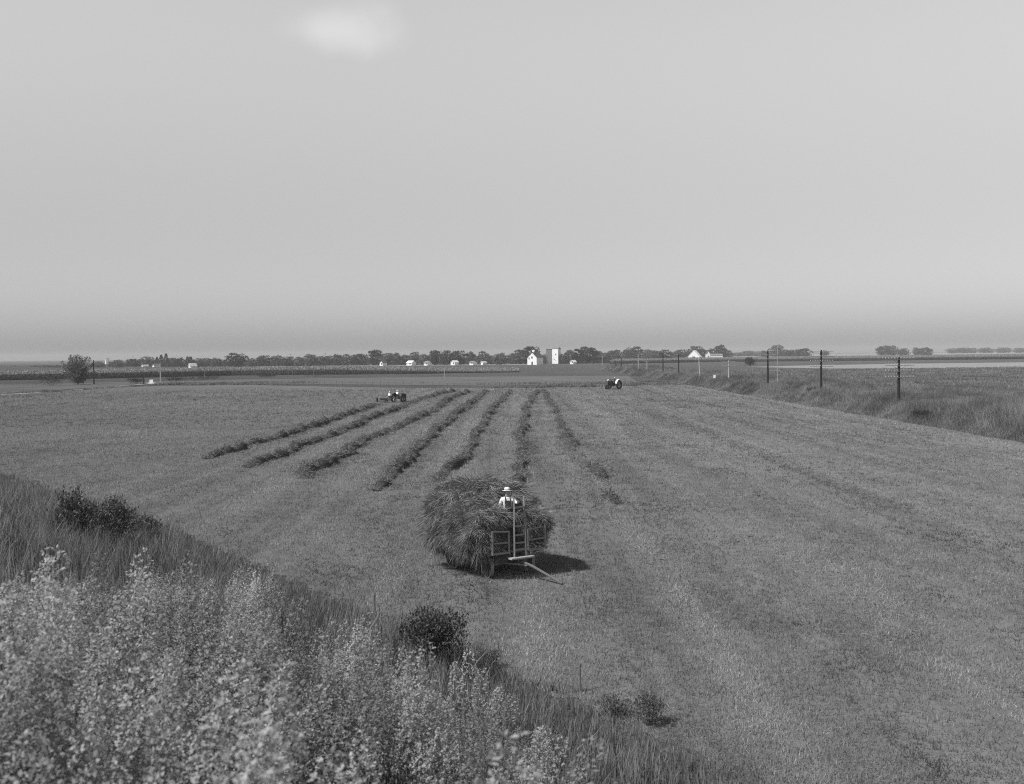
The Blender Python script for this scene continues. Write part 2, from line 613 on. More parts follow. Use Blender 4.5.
for ri, (lab, pts, wid, dens) in enumerate(ROWS):
    wid *= 0.85
    P = np.array([[at(*p).x, at(*p).y] for p in pts])
    seg = np.r_[0, np.cumsum(np.linalg.norm(np.diff(P, axis=0), axis=1))]
    Lr = seg[-1]
    rt = empty('windrow', (P[0, 0], P[0, 1], 0))
    tag(rt, lab, 'windrow', 'windrows of cut hay across the field')
    o0 = np.array([P[0, 0], P[0, 1], 0])

    def on(t):
        x_ = np.interp(t, seg, P[:, 0])
        y_ = np.interp(t, seg, P[:, 1])
        x2 = np.interp(np.minimum(t + 0.5, Lr), seg, P[:, 0])
        y2 = np.interp(np.minimum(t + 0.5, Lr), seg, P[:, 1])
        tx = norm(np.stack([x2 - x_, y2 - y_ + 1e-5], 1))
        wob = (hash_noise(t * 0.22, t * 0 + ri * 7.1, 3) - 0.5) * 1.1
        return x_ + wob, y_, tx

    # the heaped core
    t = np.linspace(0, Lr, int(Lr / 0.35))
    x_, y_, tx = on(t)
    lump = 0.25 + 1.1 * hash_noise(t * 0.8, t * 0 + ri, 8) * (0.5 + hash_noise(t * 0.17, t * 0 + ri, 18))
    endt = smooth(t / 2.5) * smooth((Lr - t) / 4)
    lump = lump * endt
    if ri == 6: lump *= (hash_noise(t * 0.12, t * 0 + 4, 2) > 0.42)
    prof = np.array([(-0.46, -0.02), (-0.37, 0.30), (0, 0.52), (0.36, 0.38), (0.44, -0.02)])
    nrm = np.stack([tx[:, 1], -tx[:, 0]], 1)
    vv = []
    for a, h in prof:
        vv.append(np.stack([x_ + nrm[:, 0] * a * wid * (0.6 + 0.7 * lump), y_ + nrm[:, 1] * a * wid * (0.6 + 0.7 * lump), h * lump * wid], 1))
    vv = np.stack(vv, 1).reshape(-1, 3) - o0
    k = (np.arange(len(t) - 1) * 5)[:, None] + np.arange(4)[None, :]
    k = k.ravel()
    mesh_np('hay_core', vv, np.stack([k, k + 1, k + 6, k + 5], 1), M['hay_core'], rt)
    n = int(Lr * 170 * dens)
    t = RNG.uniform(0, Lr, n)
    x_, y_, tx = on(t)
    lump = 0.25 + 1.1 * hash_noise(t * 0.8, t * 0 + ri, 8) * (0.5 + hash_noise(t * 0.17, t * 0 + ri, 18))
    lump = lump * (0.25 + 0.75 * smooth(t / 2.5) * smooth((Lr - t) / 4))
    if ri == 6:
        kp = (hash_noise(t * 0.12, t * 0 + 4, 2) > 0.40) | (RNG.uniform(0, 1, n) < 0.12)
        t, x_, y_, tx, lump = t[kp], x_[kp], y_[kp], tx[kp], lump[kp]
        n = len(t)
    a = RNG.normal(0, 0.27, n) * wid * (0.6 + 0.7 * lump) * np.where(RNG.uniform(0, 1, n) < 0.3, 2.3, 1.0)
    h = np.maximum(0.02, 0.58 * lump * wid * np.exp(-(a / (0.42 * wid)) ** 4)) * RNG.uniform(0.6, 1.15, n)
    c = np.stack([x_ + tx[:, 1] * a, y_ - tx[:, 0] * a, h], 1) - o0
    dd = RNG.normal(size=(n, 3)) * np.array([1, 1, 0.45]) + np.array([0, 0, 0.12])
    v, f = straw_tris(c, dd, RNG.uniform(0.18, 0.45, n), RNG.uniform(0.02, 0.05, n) * (0.7 + y_ / 150))
    mesh_np('hay_strands', v, f, M['windrow'], rt, tone=np.repeat(RNG.uniform(0.5, 1.3, n), 3))

# loose hay left lying on the right half of the field
SP = [(748, 541, 1.2), (665, 508, 1.5), (905, 640, 0.7), (715, 470, 0.8), (690, 446, 0.9), (725, 474, 0.9), (560, 455, 0.8)]
LX, LY, LS = [], [], []
for px, py, sz in SP:
    p = at(px, py)
    k = int(200 * sz)
    LX.append(p.x + RNG.normal(0, 0.9 * sz, k)); LY.append(p.y + RNG.normal(0, 0.7 * sz, k)); LS.append(np.full(k, 1.0))
k = 9000
X = RNG.uniform(3, 44, k)
Y = 32 * (270 / 32) ** RNG.uniform(0, 1, k)
cl = streaks(X, Y) * hash_noise(X * 0.35, Y * 0.16, 77)
ok = in_field(X, Y) & (X / Y < 0.5) & (cl > 0.40)
X, Y = np.repeat(X[ok], 9), np.repeat(Y[ok], 9)
LX.append(X + RNG.normal(0, 0.22, len(X))); LY.append(Y + RNG.normal(0, 0.6, len(X))); LS.append(np.full(len(X), 0.8))
FAINT = [[(556, 396), (575, 420), (640, 500), (668, 540)], [(570, 408), (630, 427), (692, 446), (725, 474), (765, 506)], [(600, 398), (700, 430), (830, 478), (900, 512)], [(640, 398), (780, 432), (950, 478)], [(530, 410), (585, 480), (612, 520)], [(680, 400), (800, 424), (970, 458)]]
for fi, fp in enumerate(FAINT):
    fq_ = np.array([[at(*p).x, at(*p).y] for p in fp])
    sg_ = np.r_[0, np.cumsum(np.linalg.norm(np.diff(fq_, axis=0), axis=1))]
    t = RNG.uniform(0, sg_[-1], int(sg_[-1] * 60))
    t = t[hash_noise(t * 0.14, t * 0 + fi * 3.3, 5) * hash_noise(t * 0.6, t * 0 + fi, 6) + RNG.uniform(-0.08, 0.08, len(t)) > 0.26]
    LX.append(np.interp(t, sg_, fq_[:, 0]) + RNG.normal(0, 0.55, len(t)) + 1.4 * (hash_noise(t * 0.1, t * 0 + fi, 3) - 0.5)); LY.append(np.interp(t, sg_, fq_[:, 1])); LS.append(np.full(len(t), 0.9))
wx_ = RNG.normal(0, 1, 900) * 2.4
wy_ = RNG.normal(0, 1, 900) * 2.6
LX.append(-1.3 + wx_); LY.append(42.5 + wy_); LS.append(np.full(900, 0.8))
LX, LY, LS = np.concatenate(LX), np.concatenate(LY), np.concatenate(LS)
n = len(LX)
c = np.stack([LX, LY, np.abs(RNG.normal(0.03, 0.05, n)) + 0.01], 1)
v, f = straw_tris(c, RNG.normal(size=(n, 3)) * np.array([1, 1, 0.35]) + np.array([0, 0, 0.1]), RNG.uniform(0.12, 0.35, n) * LS, RNG.uniform(0.015, 0.04, n) * (0.6 + LY / 120))
print('loose hay', n)
tag(mesh_np('loose_hay', v, f, M['windrow'], tone=np.repeat(RNG.uniform(0.6, 1.6, n), 3)), 'loose hay left lying in streaks on the right half of the field', 'hay', kind='stuff')

# ------------------------------------------------------------------ bank in the foreground
def weed_variant(rng, H=1.4, Rr=0.3, nros=46, leaf=0.05):
    """a bushy weed: several upright plumes, each a dense cone of small leaf rosettes"""
    C, Dn, Nn, Ln, Tn = [], [], [], [], []
    npl = rng.integers(2, 4)
    heads = [(0, 0, 1.0, 1.0)]
    for k in range(npl):
        a = k * 2.4 + rng.uniform(-0.5, 0.5)
        heads.append((math.cos(a) * Rr * rng.uniform(0.7, 1.1), math.sin(a) * Rr * rng.uniform(0.7, 1.1), rng.uniform(0.66, 0.93), rng.uniform(0.65, 0.95)))
    for hx, hy, hh, wsc in heads:
        nr = int(nros * wsc)
        htone = rng.uniform(0.85, 1.15)
        for i in range(nr):
            z = 1 - (i / nr) ** 0.8 * 0.58
            q = (1 - z) / 0.58
            r = 0.19 * wsc * (0.14 + 0.86 * q ** 0.55) * rng.uniform(0.72, 1.08)
            a = i * 2.4 + rng.uniform(-0.4, 0.4)
            p = np.array([hx * (0.4 + 0.6 * z) + r * math.cos(a), hy * (0.4 + 0.6 * z) + r * math.sin(a), z * hh * H])
            out = np.array([math.cos(a), math.sin(a), 0.55 + 0.9 * (1 - q)])
            out = out / np.linalg.norm(out)
            u = np.cross(out, [0.3, 0.5, 0.2]); u /= np.linalg.norm(u)
            w = np.cross(out, u)
            tn = htone * rng.uniform(0.85, 1.15) * (1.05 - 0.25 * q)  # tone falls from plume top to base: shade put into the leaf colour
            for k in range(6):
                th = k * 2.4
                el = 0.35 + 0.8 * k / 6
                d = (u * math.cos(th) + w * math.sin(th)) * math.cos(el) + out * math.sin(el)
                C.append(p + rng.normal(0, 0.012, 3)); Dn.append(d); Nn.append(out + 0.25 * rng.normal(size=3))
                Ln.append(leaf * rng.uniform(0.75, 1.3)); Tn.append(tn * rng.uniform(0.88, 1.12))
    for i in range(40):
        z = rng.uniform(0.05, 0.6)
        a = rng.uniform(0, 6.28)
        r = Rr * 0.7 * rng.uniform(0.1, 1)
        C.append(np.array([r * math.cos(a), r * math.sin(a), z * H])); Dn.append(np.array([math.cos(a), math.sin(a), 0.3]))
        Nn.append(np.array([0, 0, 1.0]) + 0.3 * rng.normal(size=3)); Ln.append(leaf * rng.uniform(1.2, 2.0)); Tn.append(rng.uniform(0.4, 0.65))  # low leaves darker: shade between the plumes put into their colour
    Ln = np.array(Ln)
    v, f = leaf_quads(np.array(C), np.array(Dn), np.array(Nn), Ln, Ln * 0.6)
    return v, f, np.repeat(np.array(Tn), 4)


def assemble(variants, px, py, pz, sc, tn, lean=0.08, rng=RNG):
    V, Fq, T = [], [], []
    off = 0
    for i in range(len(px)):
        v, f, t = variants[i % len(variants)]
        a = rng.uniform(0, 6.28)
        ca, sa = math.cos(a), math.sin(a)
        s = sc[i]
        w = v * np.array([s * rng.uniform(0.85, 1.2), s * rng.uniform(0.85, 1.2), s])
        x = w[:, 0] * ca - w[:, 1] * sa
        y = w[:, 0] * sa + w[:, 1] * ca
        lx, ly = rng.normal(0, lean, 2)
        V.append(np.stack([x + lx * w[:, 2] + px[i], y + ly * w[:, 2] + py[i], w[:, 2] + pz[i]], 1))
        Fq.append(f + off)
        T.append(t * tn[i])
        off += len(v)
    return np.concatenate(V), np.concatenate(Fq), np.concatenate(T)


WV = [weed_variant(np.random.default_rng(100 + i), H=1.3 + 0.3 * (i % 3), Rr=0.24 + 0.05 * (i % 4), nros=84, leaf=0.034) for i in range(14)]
# where they grow: up the bank, left of a ragged line
n0 = 16000
X = RNG.uniform(-34, 8, n0)
Y = RNG.uniform(2.5, 66, n0)
s = slope_s(X, Y)
vis = (np.abs(X) < 0.5 * Y + 1.5) & (Y * 0.5 + 6 > -X)
ang = X / Y
low = 7 * smooth((ang - 0.02) / 0.05) + np.interp(ang, [a for a, b in _lim], [b for a, b in _lim]) + 1.6 * (hash_noise(X * 0.3, Y * 0.3, 4) - 0.5) - 0.9 * smooth((ang + 0.2) / 0.12)
dens = hash_noise(X * 0.45, Y * 0.45, 21)
ok = vis & (s > low) & (s < 16.5) & (dens > 0.14) & (RNG.uniform(0, 1, n0) < 0.95)
dist = np.hypot(X, Y)
ok &= dist > 4.6
X, Y, s = X[ok], Y[ok], s[ok]
# thin out so that plants do not stand inside each other
o_ = RNG.permutation(len(X))
X, Y, s = X[o_], Y[o_], s[o_]
cell = {}
kp = []
for i in range(len(X)):
    k_ = (int(math.floor(X[i] / 0.52)), int(math.floor(Y[i] / 0.52)))
    if cell.get(k_, 0) < 1:
        cell[k_] = cell.get(k_, 0) + 1
        kp.append(i)
X, Y, s = X[kp], Y[kp], s[kp]
hgt = 0.62 + 0.55 * hash_noise(X * 0.5, Y * 0.5, 33) + RNG.normal(0, 0.08, len(X))
hz0 = CAMZ + np.minimum((300 - 359) / F, 0) * 0 - gz(X, Y)
top_ok = CAMZ - (575 - 358 + 0.12 * np.clip(X / Y * F + 362, 0, 600) - 12) / F * np.hypot(X, Y) - gz(X, Y)
hgt = np.minimum(hgt, np.maximum(top_ok / 1.6, 0.3))
tn = (0.66 + 0.55 * hash_noise(X * 0.4, Y * 0.4, 41)) * RNG.uniform(0.66, 1.2, len(X))
print('thicket plants', len(X))
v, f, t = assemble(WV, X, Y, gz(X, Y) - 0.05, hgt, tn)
print('thicket quads', len(f))
tag(mesh_np('weed_thicket', v, f, M['thicket'], tone=t), 'pale leafy weed thicket covering the bank in the lower left', 'weeds', kind='stuff')

# tall grass at the foot of the bank and between the weeds
n0 = 150000
X = RNG.uniform(-36, 9, n0)
Y = RNG.uniform(8, 84, n0)
s = slope_s(X, Y)
ang = X / Y
wide = np.interp(ang, [a for a, b in _lim], [b for a, b in _lim])
edge = np.interp(ang, [a for a, b in _gr], [b for a, b in _gr]) - 0.5 + 1.6 * (hash_noise(X * 0.35, Y * 0.35, 6) - 0.5) + 1.8 * (hash_noise(X * 1.6, Y * 1.6, 66) - 0.5) - 1.2 * RNG.uniform(0, 1, n0) ** 4
ok = (np.abs(X) < 0.5 * Y + 1) & (s > edge) & (s < wide + 2) & (hash_noise(X * 0.8, Y * 0.8, 16) + RNG.uniform(-0.3, 0.3, n0) > 0.3)
X, Y, s, edge = X[ok], Y[ok], s[ok], edge[ok]
rep = 3
cx = np.repeat(X, rep) + RNG.normal(0, 0.06, len(X) * rep)
cy = np.repeat(Y, rep) + RNG.normal(0, 0.06, len(X) * rep)
hh = np.repeat(0.85 - 0.4 * np.clip((X / Y + 0.08) / 0.2, 0, 1), rep) * (0.35 + 0.75 * smooth(np.repeat(s - edge, rep) / 3.5)) * (0.4 + 0.5 * np.repeat(hash_noise(X * 0.6, Y * 0.6, 52), rep) + 0.5 * np.repeat(hash_noise(X * 1.7, Y * 1.7, 53), rep)) * RNG.uniform(0.6, 1.3, len(cx))
c = np.stack([cx, cy, gz(cx, cy) - 0.02], 1)
v, f = blade_tris(c, lean_dirs(len(c), 0.2), hh, RNG.uniform(0.01, 0.026, len(c)) * (0.7 + cy / 60), 0.25)
tone = np.repeat(np.repeat(0.5 + 0.45 * hash_noise(X * 0.8, Y * 0.8, 61) + 0.45 * hash_noise(X * 2.6, Y * 2.6, 62), rep) * RNG.uniform(0.6, 1.3, len(c)), 5)
tag(mesh_np('tall_grass', v, f, M['tall_grass'], tone=tone), 'tall seeding grass along the foot of the bank', 'grass', kind='stuff')


def bush(name, loc, h, w, label, cat, mat='dark_leaf', n=2600, leaf=0.07, seed=1, group=None, stems=9, tone0=1.0, upright=0.6):
    rng = np.random.default_rng(seed)
    rt = empty(name, loc)
    tag(rt, label, cat, group)
    mb = MB()
    tips = []
    for i in range(stems):
        a = i * 2.4 + rng.uniform(-0.3, 0.3)
        r = w * 0.45 * math.sqrt((i + 0.5) / stems)
        tip = Vector((math.cos(a) * r, math.sin(a) * r, h * rng.uniform(0.7, 1.0) * (1 - 0.35 * (r / (w * 0.5)) ** 2)))
        mid = Vector((tip.x * 0.45, tip.y * 0.45, tip.z * 0.5))
        mb.tube([(tip.x * 0.08, tip.y * 0.08, -0.05), mid, tip], [0.012 * h + 0.004, 0.008 * h + 0.003, 0.003], 5)
        tips.append((mid, tip))
    mb.build('stems', M['stem'], rt)
    C, Dn = [], []
    per = n // stems
    for mid, tip in tips:
        tt = rng.uniform(0.0, 1.0, per) ** 0.8
        base = np.array(mid)[None] * (1 - tt[:, None]) + np.array(tip)[None] * tt[:, None]
        base[:, 2] = np.where(rng.uniform(0, 1, per) < 0.25, base[:, 2] * rng.uniform(0.25, 1, per), base[:, 2])
        offv = rng.normal(size=(per, 3)) * np.array([0.13 * w, 0.13 * w, 0.09 * h]) * (1.25 - tt[:, None] * 0.8)
        C.append(base + offv)
        Dn.append(offv * 2 / w + rng.normal(0, 0.35, (per, 3)) + np.array([0, 0, upright]))
    C, Dn = np.concatenate(C), np.concatenate(Dn)
    C[:, 2] = np.maximum(C[:, 2], 0.02)
    ln = leaf * rng.uniform(0.6, 1.4, len(C))
    v, f = leaf_quads(C, Dn, rng.normal(size=C.shape) * 0.6 + np.array([0, 0, 1.0]), ln, ln * 0.42)
    mesh_np('foliage', v, f, M[mat], rt, tone=np.repeat(rng.uniform(0.4, 1.7, len(C)) * tone0, 4))
    return rt


def on_ground(px, py):
    """ground point seen at a pixel, on the bank too"""
    d = _fwd * F + _right * (px - W_ / 2) - _up * (py - H_ / 2)
    d.normalize()
    t = 3.0
    while t < 400:
        p = CAMP + d * t
        if p.z <= float(gz(p.x, p.y)): return p
        t += 0.1
    return at(px, py)


def gloc(px, py):
    p = on_ground(px, py)
    return (p.x, p.y, float(gz(p.x, p.y)))


bush('shrub', gloc(432, 674), 1.75, 1.7, 'dark rounded shrub at the right end of the weed thicket', 'shrub', n=5200, leaf=0.085, seed=3, stems=16, tone0=0.85)
bush('shrub', gloc(484, 668), 0.45, 1.0, 'low dark shrub in the grass just right of the rounded one', 'shrub', n=1100, leaf=0.06, seed=4)
bush('shrub', gloc(74, 548), 1.9, 1.3, 'dark upright shrub among tall grass at the far left of the bank', 'shrub', n=3400, leaf=0.10, seed=5, stems=11)
bush('shrub', gloc(112, 553), 2.0, 1.6, 'dark shrub right beside the upright one at the far left', 'shrub', n=3800, leaf=0.10, seed=6, stems=12)
bush('shrub', gloc(142, 548), 1.2, 1.4, 'small dark shrub at the field edge right of the two big left shrubs', 'shrub', n=2000, leaf=0.10, seed=7)
bush('shrub', gloc(648, 726), 0.75, 0.75, 'small dark leafy weed near the bottom edge of the field', 'shrub', n=1500, leaf=0.05, seed=8)
bush('shrub', gloc(612, 718), 0.5, 0.9, 'low dark weed beside the leafy one near the bottom edge', 'shrub', n=1000, leaf=0.05, seed=9)


def plume(px, py, H, label, seed, Rr=0.25, tone0=1.15):
    rng = np.random.default_rng(seed)
    v, f, t = weed_variant(rng, H=H, Rr=Rr, nros=90, leaf=0.036)
    rt = empty('tall_weed', gloc(px, py))
    tag(rt, label, 'weed', 'tall pale weeds standing out of the thicket')
    mesh_np('foliage', v, f, M['thicket'], rt, tone=t * tone0)
    MB().tube([(0, 0, -0.05), (0.02, 0.01, H * 0.5), (0.0, 0.0, H * 0.96)], [0.014, 0.01, 0.004], 6).build('stem', M['stem'], rt)


plume(470, 742, 1.55, 'pale plumed weed rising in front of the low dark shrub', 61, 0.24)
plume(500, 752, 1.1, 'shorter pale plumed weed right of the tallest plume', 62, 0.22)
plume(372, 730, 1.6, 'tall pale weed left of the rounded dark shrub', 63, 0.26)
plume(258, 660, 1.75, 'tall pale conical weed in the middle of the thicket', 64, 0.33)
plume(346, 712, 1.5, 'tall pale weed third from the right end of the thicket', 65, 0.26)
plume(545, 775, 0.75, 'short pale weed last at the right end of the thicket', 66, 0.2)

# ------------------------------------------------------------------ weedy berm on the right, and the far verges
def weeds_patch(name, X, Y, hgt, label, cat, mat, rep=5, wscale=1.0, tone_lo=0.5, tone_hi=1.2, spread=0.28, lean=0.25):
    cx = np.repeat(X, rep) + RNG.normal(0, 0.16, len(X) * rep)
    cy = np.repeat(Y, rep) + RNG.normal(0, 0.16, len(X) * rep)
    hh = np.repeat(hgt, rep) * RNG.uniform(0.5, 1.25, len(cx))
    c = np.stack([cx, cy, gz(cx, cy) - 0.05], 1)
    v, f = blade_tris(c, lean_dirs(len(c), spread), hh, RNG.uniform(0.02, 0.05, len(c)) * (0.5 + cy / 220) * wscale, lean)
    tn = tone_lo + (tone_hi - tone_lo) * np.clip(1.7 * (0.55 * hash_noise(X * 0.22, Y * 0.11, 71) + 0.45 * hash_noise(X * 0.9, Y * 0.5, 72)) - 0.35, 0, 1.2)
    tone = np.repeat(np.repeat(tn, rep) * RNG.uniform(0.65, 1.3, len(c)), 5)
    return tag(mesh_np(name, v, f, mat, tone=tone), label, cat, kind='stuff')


n0 = 95000
Y = 95 * (560 / 95) ** RNG.uniform(0, 1, n0)
X = 43.3 + RNG.uniform(0, 1, n0) ** 1.15 * 16
ok = (X / Y < 0.56) & (X > 43.6 + 1.4 * (hash_noise(Y * 0.15, Y * 0, 7) - 0.5))
X, Y = X[ok], Y[ok]
hh = 0.3 + 1.5 * smooth((X - 43.6) / 3.0) * (0.15 + 1.1 * hash_noise(X * 0.45, Y * 0.2, 30) * (0.4 + 0.9 * hash_noise(X * 0.12, Y * 0.06, 39)))
weeds_patch('berm_weeds', X, Y, hh, 'tall grass and weeds covering the berm along the telegraph poles', 'weeds', M['verge'])
# rough grassland beyond the berm
n0 = 70000
Y = 120 * (520 / 120) ** RNG.uniform(0, 1, n0)
X = 56 + RNG.uniform(0, 1, n0) * 200
ok = (X / Y < 0.52) & (hash_noise(X * 0.09, Y * 0.05, 36) > 0.2)
X, Y = X[ok], Y[ok]
weeds_patch('rough_grass', X, Y, 0.25 + 0.6 * hash_noise(X * 0.12, Y * 0.06, 31), 'rough grassland behind the telegraph poles', 'grass', M['verge'], rep=4, wscale=1.4)
# verge along the far end of the field
n0 = 42000
X = RNG.uniform(-190, 60, n0)
fy = np.interp(X, fe_x, fe_y)
Y = fy + np.abs(RNG.normal(0, 1, n0)) * 14 + 1.5
ok = (X / Y > -0.5) & ~((X < -95) & (Y > fy + 0.5) & (Y < fy + 12)) & (hash_noise(X * 0.05, Y * 0.12, 14) > 0.35) & (np.hypot(X - at(612.5, 389.2).x, Y - at(612.5, 389.2).y) > 6)
X, Y = X[ok], Y[ok]
weeds_patch('verge_grass', X, Y, (0.15 + 0.75 * hash_noise(X * 0.08, Y * 0.2, 37)), 'strip of weeds along the far end of the hay field', 'grass', M['verge'], rep=4, wscale=1.5)


def dist_bushes(spots, group):
    for i, (px, py, h, w, lab) in enumerate(spots):
        p = at(px, py)
        p.z = float(gz(p.x, p.y))
        bush('bush', p, h, w, lab, 'bush', mat='tree', n=900, leaf=0.32, seed=200 + i, group=group, stems=8)


dist_bushes([
    (205, 380.5, 1.7, 16, 'long low dark bush in the meadow right of the pale post'),
    (175, 381.5, 1.6, 9, 'small dark bush in the meadow beside the pale post'),
    (316, 376.5, 2.0, 13, 'dark bush in front of the corn, centre left'),
    (268, 377.5, 1.2, 9, 'flat dark bush left of the centre left bush'),
    (52, 385.5, 3.2, 9, 'small ragged bush left of the spiky lone tree'),
    (136, 384.0, 2.0, 6, 'dark bush at the end of the pale lane'),
], 'bushes in the far meadow')
p = at(750, 366)
bush('bush', (p.x, p.y, 0), 5.0, 6.5, 'dark round bush beside the pole, in front of the far corn', 'bush', mat='tree', n=2000, leaf=0.55, seed=230, stems=10)
bush('bush', (53.5, 112.5, float(gz(53.5, 112.5))), 2.0, 3.0, 'dark spreading bush at the right edge of the berm', 'bush', mat='tree', n=1600, leaf=0.18, seed=231)
bush('bush', (46.0, 128, float(gz(46.0, 128))), 0.9, 4.2, 'low dark bush at the foot of the berm below the nearest pole', 'bush', mat='tree', n=1500, leaf=0.16, seed=232)
bush('bush', (47.5, 181, float(gz(47.5, 181))), 1.3, 2.6, 'small dark bush below the second nearest pole', 'bush', mat='tree', n=900, leaf=0.2, seed=233)

# ------------------------------------------------------------------ corn
def corn(name, front, back, h, label, taper=False):
    """standing corn: plants along the front edge and tassels over the top, on a closed core"""
    fr = np.array([[p[0], p[1]] for p in front])
    bk = np.array([[p[0], p[1]] for p in back])
    rt = empty(name, (fr[0, 0], fr[0, 1], 0))
    tag(rt, label, 'corn', kind='stuff')
    o0 = np.array([fr[0, 0], fr[0, 1], 0])
    mb = MB()
    n = len(fr)
    seg = np.r_[0, np.cumsum(np.linalg.norm(np.diff(fr, axis=0), axis=1))]
    hf = lambda t_: (1 - 0.93 * smooth((t_ / seg[-1] - 0.62) / 0.36)) if taper else np.ones_like(t_)
    for i in range(n):
        hc = h * 0.86 * float(hf(np.array(seg[i])))
        mb.v += [(fr[i, 0] - o0[0], fr[i, 1] - o0[1] + 1.2, -0.1), (fr[i, 0] - o0[0], fr[i, 1] - o0[1] + 1.2, hc), (bk[i, 0] - o0[0], bk[i, 1] - o0[1], hc), (bk[i, 0] - o0[0], bk[i, 1] - o0[1], -0.1)]
    for i in range(n - 1):
        a, b = i * 4, i * 4 + 4
        mb.f += [(a, b, b + 1, a + 1), (a + 1, b + 1, b + 2, a + 2), (a + 2, b + 2, b + 3, a + 3)]
    mb.build('corn_rows', M['ground'], rt)
    seg = np.r_[0, np.cumsum(np.linalg.norm(np.diff(fr, axis=0), axis=1))]
    k = int(seg[-1] * 42)
    t = RNG.uniform(0, seg[-1], k)
    fx, fy_ = np.interp(t, seg, fr[:, 0]), np.interp(t, seg, fr[:, 1])
    z = RNG.uniform(0.1, 1.0, k) * h * hf(t)
    c = np.stack([fx, fy_ + RNG.uniform(0, 1.4, k), z], 1) - o0
    d = lean_dirs(k, 0.9)
    ln = RNG.uniform(0.5, 1.0, k)
    v1, f1 = leaf_quads(c, d, RNG.normal(size=(k, 3)) + np.array([0, -0.4, 0.6]), ln, ln * 0.22)
    t1 = np.repeat((0.9 + 0.4 * z / h) * RNG.uniform(0.6, 1.2, k), 4)
    # tassels on top
    k2 = int(seg[-1] * 60)
    t = RNG.uniform(0, seg[-1], k2)
    u = RNG.uniform(0, 1, k2) ** 1.3
    fx, fy_ = np.interp(t, seg, fr[:, 0]), np.interp(t, seg, fr[:, 1])
    bx, by = np.interp(t, seg, bk[:, 0]), np.interp(t, seg, bk[:, 1])
    c = np.stack([fx + (bx - fx) * u, fy_ + (by - fy_) * u, h * 0.84 * hf(t)], 1) - o0
    ln = RNG.uniform(0.3, 0.9, k2)
    v2, f2 = leaf_quads(c, lean_dirs(k2, 0.5), RNG.normal(size=(k2, 3)) + np.array([0, -0.6, 0.6]), ln, ln * 0.55)
    v = np.concatenate([v1, v2])
    f = np.concatenate([f1, f2 + len(v1)])
    mesh_np('corn_leaves', v, f, M['corn'], rt, tone=np.concatenate([t1, np.repeat(RNG.uniform(1.2, 2.2, k2), 4)]))


fr = [at(*p) for p in [(-60, 381.5), (100, 378.6), (230, 375.6), (330, 374.6), (420, 373.8), (470, 373.0), (520, 372.2)]]
corn('corn_field', fr, [(p.x * 1.32, p.y * 1.32) for p in fr], 2.5, 'dark band of standing corn across the left behind the meadow', True)
fr = [at(*p) for p in [(610, 364.0), (700, 362.2), (830, 361.0), (900, 360.3), (1080, 358.5)]]
corn('corn_field', fr, [(p.x * 1.55, p.y * 1.55) for p in fr], 2.4, 'dark band of standing corn at the right behind the poles')

# ------------------------------------------------------------------ trees
def crown_arrays(rng, kind, nq, leaf):
    """unit-height crown (z 0..1, radius about 0.5)"""
    C, Nn = [], []
    if kind == 'conifer':
        for i in range(nq):
            z = rng.uniform(0.06, 1.0)
            tier = 0.72 + 0.28 * abs(math.sin(z * 21))
            r = 0.26 * (1.02 - z) ** 0.85 * tier * math.sqrt(rng.uniform(0.3, 1))
            a = rng.uniform(0, 6.283)
            C.append((r * math.cos(a), r * math.sin(a), z))
            Nn.append((math.cos(a), math.sin(a), 0.5))
    else:
        lobes = []
        nl = {'round': 22, 'broad': 26, 'tall': 18, 'loose': 17}[kind]
        rx, rz_, zc = {'round': (0.36, 0.43, 0.45), 'broad': (0.42, 0.42, 0.44), 'tall': (0.25, 0.44, 0.48), 'loose': (0.36, 0.42, 0.48)}[kind]
        for i in range(nl):
            q = 1 - 2 * (i + 0.5) / nl
            a = i * 2.399 + rng.uniform(-0.35, 0.35)
            k_ = rng.uniform(0.62, 1.0)
            hr = math.sqrt(1 - q * q) * k_
            zz = zc + rz_ * q * k_
            lobes.append((rx * hr * math.cos(a), rx * hr * math.sin(a), zz + rng.uniform(-0.03, 0.05), rng.uniform(0.09, 0.16) * (0.8 if kind == 'loose' else 1)))
        w = np.array([l[3] ** 2 for l in lobes]); w /= w.sum()
        ids = rng.choice(len(lobes), nq, p=w)
        for i in ids:
            lx, ly, lz, lr = lobes[i]
            d = rng.normal(size=3); d /= np.linalg.norm(d)
            if d[2] < -0.3: d[2] *= -0.6
            rad = lr * rng.uniform(0.65, 1.12)
            C.append((lx + d[0] * rad, ly + d[1] * rad, min(lz + d[2] * rad * 0.9, 1.02)))
            Nn.append(d)
    C, Nn = np.array(C), np.array(Nn, float)
    if kind != 'conifer':
        sk = rng.uniform(0, 1, nq) < 0.2
        C[sk, 2] = 0.02 + (C[sk, 2] - 0.1) * 0.5
    C[:, 2] = np.maximum(C[:, 2], 0.03)
    ln = leaf * rng.uniform(0.6, 1.4, nq)
    v, f = leaf_quads(C, norm(rng.normal(size=C.shape)) + 0.5 * Nn, Nn + rng.normal(0, 0.5, C.shape), ln, ln * 0.8)
    return v, f, np.repeat(rng.uniform(0.7, 1.3, nq), 4)


PROTO = {}


